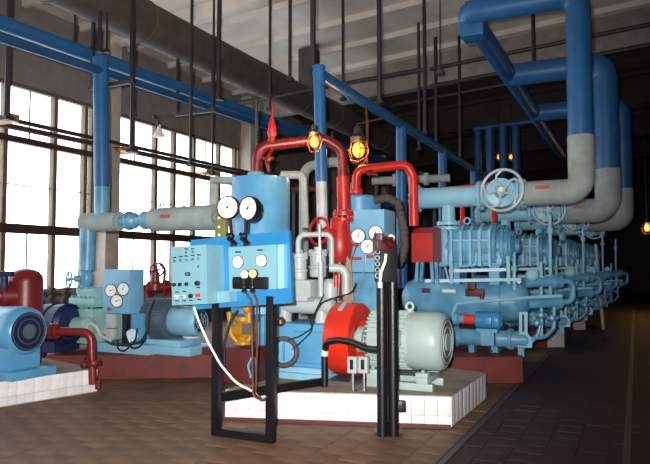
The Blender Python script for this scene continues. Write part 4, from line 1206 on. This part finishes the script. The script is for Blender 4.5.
part('cable', B().tube([ong(104, 335, -.02), ong(110, 344, -.03), ong(126, 345, -.03), ong(142, 342, -.03), ong(148, 330, -.03), ong(149, 312, -.03), ong(154, 300, -.02)], 0.022, bend=.2, seg=8), 'dark_steel', gk2)
part('cable', B().tube([ong(127, 314, -.02), ong(125, 335, -.04), ong(131, 349, -.04), ong(140, 347, -.04), ong(146, 338, -.03)], 0.014, bend=.15, seg=8), 'rubber', gk2)
part('cable', B().tube([ong(118, 340, -.02), ong(117, 349, -.04), ong(124, 352, -.04), ong(136, 340, -.04), ong(137, 328, -.02)], 0.012, bend=.15, seg=8), 'rubber', gk2)
# dark motor with blue fan cover
Zq_ = 9.2
mq = A(201, 321.5, Zq_)
m2 = thing('electric_motor', 'dark finned motor with pale blue fan cover behind control panel', 'motor', V((hit(mq, XA, 175).x, mq.y, P2z)))
LLm = (mq - hit(mq, XA, 148)).length
motor(m2, mq, XA, R(21, 9.5), LLm, 'motor_dark', 'pale_blue', fins=40, finm='motor_dark', cover_r=R(14.6, 9.3), cover_L=LLm * 0.46, grille='black')
part('end_bell', B().cyl(hit(mq, XA, 173), hit(mq, XA, 176), R(19, 9.4), seg=28), 'motor_dark', m2)
hb_ = mq.z - R(21, 9.5)
part('base', B().box(V((hit(mq, XA, 176).x, mq.y, P2z + 0.06)), (1.0, 0.6, 0.12), bev=0.02).box(V((hit(mq, XA, 170).x, mq.y, P2z + 0.16)), (0.8, 0.5, 0.09), bev=0.02), 'pale_blue', m2)
# red valve seen behind
rv2 = thing('gate_valve', 'dark red valve with handwheel seen before the windows, left centre', 'valve', A(158, 290, 11))
part('valve_body', B().cyl(A(146, 288, 11), A(176, 286, 11), R(4.5, 11), seg=16).lathe(A(155, 290, 11), UP, [(0, 0.12), (0.1, 0.12), (0.14, 0.08), (0.3, 0.07), (0.32, 0.03)], 16), 'dark_red', rv2)
fb = B(); flange(fb, A(150, 288, 11), RIGHT, R(7, 11), 0.06, 8); flange(fb, A(166, 287, 11), RIGHT, R(7, 11), 0.06, 8); part('flange', fb, 'dark_red', rv2)
handwheel('handwheel', A(157, 270, 11), V((0.3, -1, 0.5)), R(7.5, 11), R(0.9, 11), 'dark_red', rv2, 4)
part('stem', B().cyl(A(155, 282, 11), A(157, 269, 11), 0.025, seg=8), 'dark_red', rv2)
part('yoke', B().tube([A(164, 286, 11), A(165, 268, 11), A(160, 264, 11)], 0.025, bend=0.1, seg=8), 'dark_red', rv2)
for px in (148, 170):
    q = A(px, 287, 11)
    part('support', B().bar(V((q.x, q.y, 0)), q, 0.08, 0.08), 'dark_red', rv2)
# low dark pipework along the window sill
for i, (x0, y0, x1, y1, Zs_, r_, m, lbl) in enumerate(((42, 292, 82, 293, 11.2, 3, 'brown_rail', 'upper brown pipe run along sill behind red vessel'), (42, 301, 80, 302, 11.1, 3.5, 'dark_steel', 'lower dark pipe run along sill behind red vessel'))):
    t = thing('service_pipe', lbl, 'pipe', A(60, y0, Zs_))
    a, b = A(x0, y0, Zs_), A(x1, y1, Zs_ - .1)
    part('pipe_run', B().cyl(a, b, R(r_, Zs_), seg=14), m, t)
    for f in (0.25, 0.6, 0.85):
        fb = B(); flange(fb, a.lerp(b, f), b - a, R(r_ * 1.8, Zs_), 0.06, 8); part('flange', fb, 'duct_grey', t)
    for f in (0.1, 0.9):
        q = a.lerp(b, f)
        part('support', B().bar(V((q.x, q.y, 0)), q, 0.06, 0.06), 'dark_steel', t)

# ---------------------------------------------------------------- overhead
hh_ = 4.9
h0, h1 = G(-30, 11.5, hh_), G(292, 128, hh_)
h1 = V((h0.x * .0 + h1.x, h1.y, hh_))
hdir = (h1 - h0).normalized()
single('blue_header', 'thick blue header pipe running overhead along the window side', 'pipe', B().cyl(h0 - hdir * 3, h1 + hdir * 8, R(8.3, 8.5), seg=20), 'pipe_blue')
g0, g1 = G(14, 42, hh_ - .35), G(290, 134, hh_ - .35)
gd = (g0 - g1).normalized()
single('blue_header', 'thinner blue pipe below the thick header on window side', 'pipe', B().cyl(g0 + gd * 4.5, g1 - gd * 8, R(5, 8.5), seg=16), 'deep_blue')
for i, (px, py) in enumerate(((112, 64), (195, 95))):
    c = G(px, py, hh_ - 0.22)
    single('pipe_bracket', ('left' if i == 0 else 'right') + ' dark bracket carrying the two blue header pipes', 'bracket', B().box(c + UP * -0.32, (0.9, 0.06, 0.06)).bar(c + V((.4, 0, -.3)), c + V((.4, 0, 1.0)), 0.05, 0.05).bar(c + V((-.4, 0, -.3)), c + V((-.4, 0, 1.0)), 0.05, 0.05), 'dark_steel', 'pipe brackets')
# big grey ventilation duct
dz_ = 5.75
d0, d1 = G(100, 1, dz_), G(345, 121, dz_)
dd = (d1 - d0).normalized()
dct = thing('ventilation_duct', 'large round grey ventilation duct hanging under the ceiling', 'duct', d0.lerp(d1, .5))
dr = 0.36
part('duct_run', B().cyl(d0 - dd * 6, d1 + dd * 6, dr, seg=30), 'duct_grey', dct)
for f in range(-2, 7):
    c = d0.lerp(d1, f / 5.0 + 0.1)
    part('seam_band', B().torus(c, dd, dr, 0.018, seg=30, sub=6), 'duct_grey', dct)
vd = d0 + dd * 0
vp = hit(G(306, 97, dz_), YA, 306)
qv = hit(d0, dd, 309)
part('vertical_branch', B().box(V((qv.x, qv.y, (dz_ + ceil_z(qv.x)) / 2)), (0.42, 0.42, ceil_z(qv.x) - dz_), bev=0.02), 'duct_grey', dct)
# second blue header with drops
H2 = 4.08
dr2 = R(6, 8.3)
j0 = G(319, 74, H2); j1 = G(478, 172, H2)
hd2 = thing('blue_header', 'blue header pipe slanting away over machines with vertical drops', 'pipe', j0)
jd = (j1 - j0).normalized()
part('header_run', B().cyl(j0 + jd * -0.05, j1 + jd * 6, dr2, seg=18), 'pipe_blue', hd2)
Zj = (j0 - CAM).dot(FWD)
part('drop', B().cyl(A(321.5, 182, Zj), V((j0.x, j0.y, H2 + 0.08)), dr2, seg=18), 'pipe_blue', hd2)
part('lagged_drop', B().cyl(A(322.5, 232, Zj), A(321.5, 181, Zj), dr2 * 0.92, seg=18), 'grey_paint', hd2)
for px, py, pb, rp_ in ((402, 124, 215, 5.4), (443.5, 150, 215, 4.6), (475, 171, 215, 4)):
    q = hit(j0, jd, px); Zq = (q - CAM).dot(FWD)
    part('drop', B().cyl(V((q.x, q.y, 1.2)), q, R(rp_, Zq), seg=16), 'pipe_blue', hd2)
fb = B(); flange(fb, V((j0.x, j0.y, H2 + .09)), UP, dr2 * 1.1, 0.03, 8); part('end_flange', fb, 'pipe_blue', hd2)
# header in the depth direction fed by the risers at the right
q0 = hl
rh = thing('blue_header', 'blue header at upper right receding from the riser elbow', 'pipe', q0)
part('elbow', B().tube([hl + XA * 0.3, hl, hl + YA * 0.6], pr2 * 1.02, bend=pr2 * 1.2, seg=22), 'pipe_blue', rh)
part('header_run', B().cyl(hl + YA * 0.4, hl + YA * 13, pr2 * 0.95, seg=22), 'pipe_blue', rh)
part('elbow_box', B().box(hl + V((0.05, 0.2, -0.18)), (0.34, 0.36, 0.3), bev=0.03), 'pipe_blue', rh)
# pipe stubs in the dark background
for i, (px, y0, y1, Zz, r_) in enumerate(((490, 128, 215, 19, 4.5), (503, 126, 215, 19, 4.5), (516, 124, 200, 20, 4), (478, 130, 200, 21, 3.5))):
    t_ = A(px, y0, Zz); b_ = A(px, y1, Zz)
    single('background_pipe', 'dim blue upright pipe in dark background, %s from left' % ('second', 'third', 'fourth', 'first')[i], 'pipe', B().cyl(V((t_.x, t_.y, 0)), t_, R(r_, Zz), seg=14), 'deep_blue', 'dim background pipes')
single('background_pipe', 'dim blue crossbar pipe joining upright pipes in background', 'pipe', B().cyl(A(474, 129, 19.5), A(540, 120, 18.5), R(2.5, 19), seg=12), 'deep_blue')

# ceiling conduits running across the hall
for i, (x0, y0, x1, y1, z, lbl) in enumerate(((238, 103, 424, 69, 5.4, 'thin dark conduit crossing below ceiling behind grey duct'), (430, 69, 665, 21, 6.2, 'upper of two dark conduits crossing below ceiling, right'), (430, 86, 665, 42, 5.9, 'lower of two dark conduits crossing below ceiling, right'), (400, 104, 560, 74, 6.0, 'dark conduit crossing in front of the far girder'))):
    a = G(x0, y0, z); b = G(x1, y1, z)
    Za, Zb_ = (a - CAM).dot(FWD), (b - CAM).dot(FWD)
    b = V((b.x, a.y, b.z)) if False else A(x1, y1, Za - (hit(a, XA, x1) - a).length * math.sin(YAW))
    single('ceiling_conduit', lbl, 'conduit', B().cyl(a, b, 0.045, seg=8), 'dark_steel')
# hanger rods
rods = [(10, 0, 120, 9.2, 3.0, 'left edge beside first window'), (75, 20, 46, 9.6, 1.2, 'left of blue riser top'), (100, 22, 52, 9.6, 2.0, 'straight above the blue riser'), (107, 28, 52, 9.7, 1.2, 'right above blue riser'), (133.5, 36, 152, 9.9, 2.4, 'carrying left yellow rail bracket'), (192, 0, 166, 10.5, 1.6, 'dropping through grey duct, left'), (213, 110, 175, 12.5, 1.2, 'carrying right yellow rail bracket'),
        (219.5, 0, 100, 11.5, 2.4, 'crossing the grey duct, centre'), (313, 0, 70, 8.6, 3.0, 'thick one above slanting blue header start'), (270, 45, 110, 11, 1.5, 'left of duct branch'), (290, 34, 80, 11.5, 1.8, 'beside vertical duct branch'),
        (379, 0, 104, 10.4, 2.6, 'above middle of slanting header'), (424, 5, 134, 12.8, 1.8, 'dark, right of ceiling lamp'), (459, 40, 162, 16, 1.6, 'far one near header end'), (533, 16, 75, 13.5, 2, 'beside right receding header'), (343, 65, 100, 12.5, 1.6, 'behind slanting header, short'), (419, 104, 150, 15, 1.5, 'far one with crooked top'), (436, 98, 150, 16, 1.8, 'far one right of crooked rod')]
for px, y0, y1, Zz, r_, lbl in rods:
    a, b = A(px, y0, Zz), A(px, y1, Zz)
    a = V((a.x, a.y, ceil_z(a.x) + 0.02))
    b = V((a.x, a.y, b.z))
    t = thing('hanger_rod', 'thin dark steel hanger rod, ' + lbl, 'rod', b, 'ceiling hanger rods')
    part('rod', B().cyl(b, a, R(r_, Zz), seg=8), 'dark_steel', t)
    part('clamp', B().box(b + UP * 0.02, (R(r_, Zz) * 3.4, R(r_, Zz) * 3.4, 0.05)), 'dark_steel', t)
# brown rails and yellow brackets before the windows
for i, dzp in enumerate((0, 7)):
    a = G(-20, 113 + dzp, 4.3 - i * .0); b = G(242, 171 + dzp * 0.5, 4.3)
    single('window_rail', ('upper' if i == 0 else 'lower') + ' brown pipe rail running past the windows', 'rail', B().cyl(a + (a - b).normalized() * 3, b + (b - a).normalized() * 1.2, 0.045 if i == 0 else 0.06, seg=10), 'brown_rail', 'brown rails before the windows')
for px, py, w_, lb_ in ((4, 121, 14, 'at left edge'), (122, 151.5, 24, 'beside the blue riser'), (206, 174, 20, 'above the lagged pipe')):
    c = G(px, py, 4.25); Zc_ = (c - CAM).dot(FWD)
    t = thing('rail_bracket', 'yellow bracket holding the window rails, ' + lb_, 'bracket', c, 'yellow rail brackets')
    part('tray', B().box(c, (0.5, R(w_, Zc_), 0.05)), 'yellow', t)
    part('lip', B().box(c + V((0.24, 0, 0.05)), (0.03, R(w_, Zc_), 0.12)), 'yellow', t)
# lamps
def caged_lamp(px, py, Zz, lbl, s=1.0, energy=26):
    c = A(px, py, Zz)
    t = thing('caged_lamp', lbl, 'lamp', c)
    part('bulb', B().ball(c, 0.065 * s, (1, 1, 1.25), 16), 'bulb', t)
    part('cap', B().lathe(c + UP * 0.08 * s, UP, [(0, 0.075 * s), (0.05 * s, 0.085 * s), (0.09 * s, 0.05 * s), (0.16 * s, 0.04 * s), (0.17 * s, 0.02 * s)], 16), 'dark_steel', t)
    cg = B()
    for k in range(6):
        a = math.pi * 2 * k / 6
        e = V((math.cos(a), math.sin(a), 0))
        cg.tube([c + e * 0.08 * s + UP * 0.1 * s, c + e * 0.115 * s - UP * 0.02 * s, c + e * 0.07 * s - UP * 0.13 * s, c - UP * 0.15 * s], 0.006 * s, bend=0.03, seg=5)
    cg.torus(c, UP, 0.118 * s, 0.006 * s, seg=20, sub=5)
    part('cage', cg, 'copper', t)
    L_ = bpy.data.lights.new('lamp_light', 'POINT'); L_.energy = energy; L_.color = (1.0, 0.55, 0.22); L_.shadow_soft_size = 0.07 * s
    o = bpy.data.objects.new('lamp_light', L_); COL.objects.link(o); o.location = c + V((0.0, -0.16, -0.0)); 
    return t, c
t, c = caged_lamp(314.5, 142, 7.6, 'glowing orange caged lamp left of the blue drop pipe', 0.85)
part('arm', B().tube([c + UP * .12, c + UP * .2, A(319, 129, 8.3)], 0.015, bend=0.05, seg=8), 'dark_steel', t)
t, c = caged_lamp(358.5, 150, 9.5, 'glowing orange caged lamp above the red pipe bend', 1.45)
part('arm', B().tube([c + UP * .15, A(355.5, 132, 9.5), A(357, 124, 9.5), A(384, 118, 9.6)], 0.013, bend=0.05, seg=8).cyl(A(366.5, 99, 9.6), A(367.5, 165, 9.5), 0.018, seg=8), 'copper', t)
part('socket', B().ball(A(357, 133, 9.5), 0.03, seg=10).cyl(A(357, 137, 9.5), A(357, 130, 9.5), 0.025, seg=10), 'cream', t)
part('bracket', B().tube([A(350, 160, 9.5), A(358, 162, 9.5), A(368, 156, 9.5), A(368, 120, 9.5)], 0.012, bend=0.05, seg=8), 'copper', t)
t, c = caged_lamp(647, 228, 24, 'small far orange lamp glowing at the right edge', 1.6, 60)
part('arm', B().cyl(c + UP * .2, V((c.x, c.y, ceil_z(c.x))), 0.02, seg=6), 'dark_steel', t)
for px, nm in ((499, 'left'), (511, 'right')):
    t, c = caged_lamp(px, 157, 21, 'tiny far orange lamp high in dark, %s of two' % nm, 0.9, 2)
    part('arm', B().cyl(c + UP * .15, V((c.x, c.y, ceil_z(c.x))), 0.015, seg=6), 'dark_steel', t)
pd = thing('pendant_lamp', 'white conical pendant lamp hanging before the windows', 'lamp', A(159, 138, 12))
part('shade', B().lathe(A(159, 137, 12), UP, [(0, 0.11), (0.02, 0.11), (0.16, 0.04), (0.24, 0.03)], 18), 'cream', pd)
part('socket', B().cyl(A(159, 128, 12), A(158.5, 121, 12), 0.035, seg=10).ball(A(155, 117, 12), 0.05, seg=10), 'dark_steel', pd)
part('arm', B().tube([A(158.5, 122, 12), A(157, 116, 12), A(193, 111, 11.5)], 0.012, bend=.05, seg=6), 'dark_steel', pd)
# small lamp hanging at upper right ceiling
ul = thing('ceiling_lamp', 'small unlit lamp hanging from upper right ceiling on wire', 'lamp', A(440, 74, 12.5))
part('shade', B().lathe(A(440, 74, 12.5), UP, [(0, 0.09), (0.02, 0.09), (0.12, 0.05), (0.18, 0.03)], 14), 'duct_grey', ul)
part('wire', B().cyl(A(440, 68, 12.5), A(440, 0, 12.5), 0.012, seg=6), 'dark_steel', ul)
# grey pipe bends behind the tank
single('grey_pipe_bend', 'grey square elbow pipe right of the tall blue tank', 'pipe', B().tube([A(282, 175, 8.5), A(303, 175, 8.4), A(305, 228, 8.4)], R(4.2, 8.4), bend=R(6, 8.4), seg=14), 'insulation')
single('lagged_pipe', 'pale lagged pipe far behind the two red pipe loops', 'pipe', B().tube([V((A(304, 167, 11.5).x, A(304, 167, 11.5).y, 0)), A(304, 167, 11.5), A(345, 160, 11.2), V((A(345, 160, 11.2).x, A(345, 160, 11.2).y, 0))], R(5, 11.4), bend=.2, seg=14), 'insulation')
single('red_line', 'thin red pipe lying along behind the suction spool', 'pipe', B().cyl(A(414, 193, 9.8), A(496, 183, 9.7), R(2, 9.7), seg=12), 'red')
for px, y0, y1, lb_ in ((462.5, 205, 226, 'left'), (494, 205, 222, 'right')):
    single('red_riser', 'short upright red pipe behind ribbed compressor, ' + lb_, 'pipe', B().cyl(A(px, y0 - 14, 9.75), A(px, 236, 9.55), R(2.4, 9.9), seg=12), 'red', 'red risers')
single('thin_pole', 'thin pale upright pipe beyond the compressor row, right', 'pipe', B().cyl(A(596, 244, 16), V((A(603, 305, 16).x, A(603, 305, 16).y, 0)), 0.04, seg=8), 'grey_paint')
# dim pipework far behind the machines
for i, (x0, y0, x1, y1, Zz, r_, m, lbl) in enumerate(((372, 181, 450, 178, 13.5, 4, 'insulation', 'dim lagged pipe on posts behind red box guard'), (292, 190, 330, 188, 13, 3, 'oxide_red', 'rusty pipe on posts seen behind the tall tank'), (352, 205, 440, 203, 14.5, 3, 'deep_blue', 'dim blue pipe on posts behind the gauge cabinet'))):
    t = thing('service_pipe', lbl, 'pipe', A((x0 + x1) / 2, y0, Zz))
    a, b = A(x0, y0, Zz), A(x1, y1, Zz - .3)
    part('pipe_run', B().cyl(a, b, R(r_, Zz), seg=14), m, t)
    for f in (0.3, 0.7):
        fb = B(); flange(fb, a.lerp(b, f), b - a, R(r_ * 1.6, Zz), 0.07, 8); part('flange', fb, m, t)
    for f in (0.06, 0.94):
        q = a.lerp(b, f)
        part('post', B().bar(V((q.x, q.y, 0)), q, 0.07, 0.07), 'dark_steel', t)
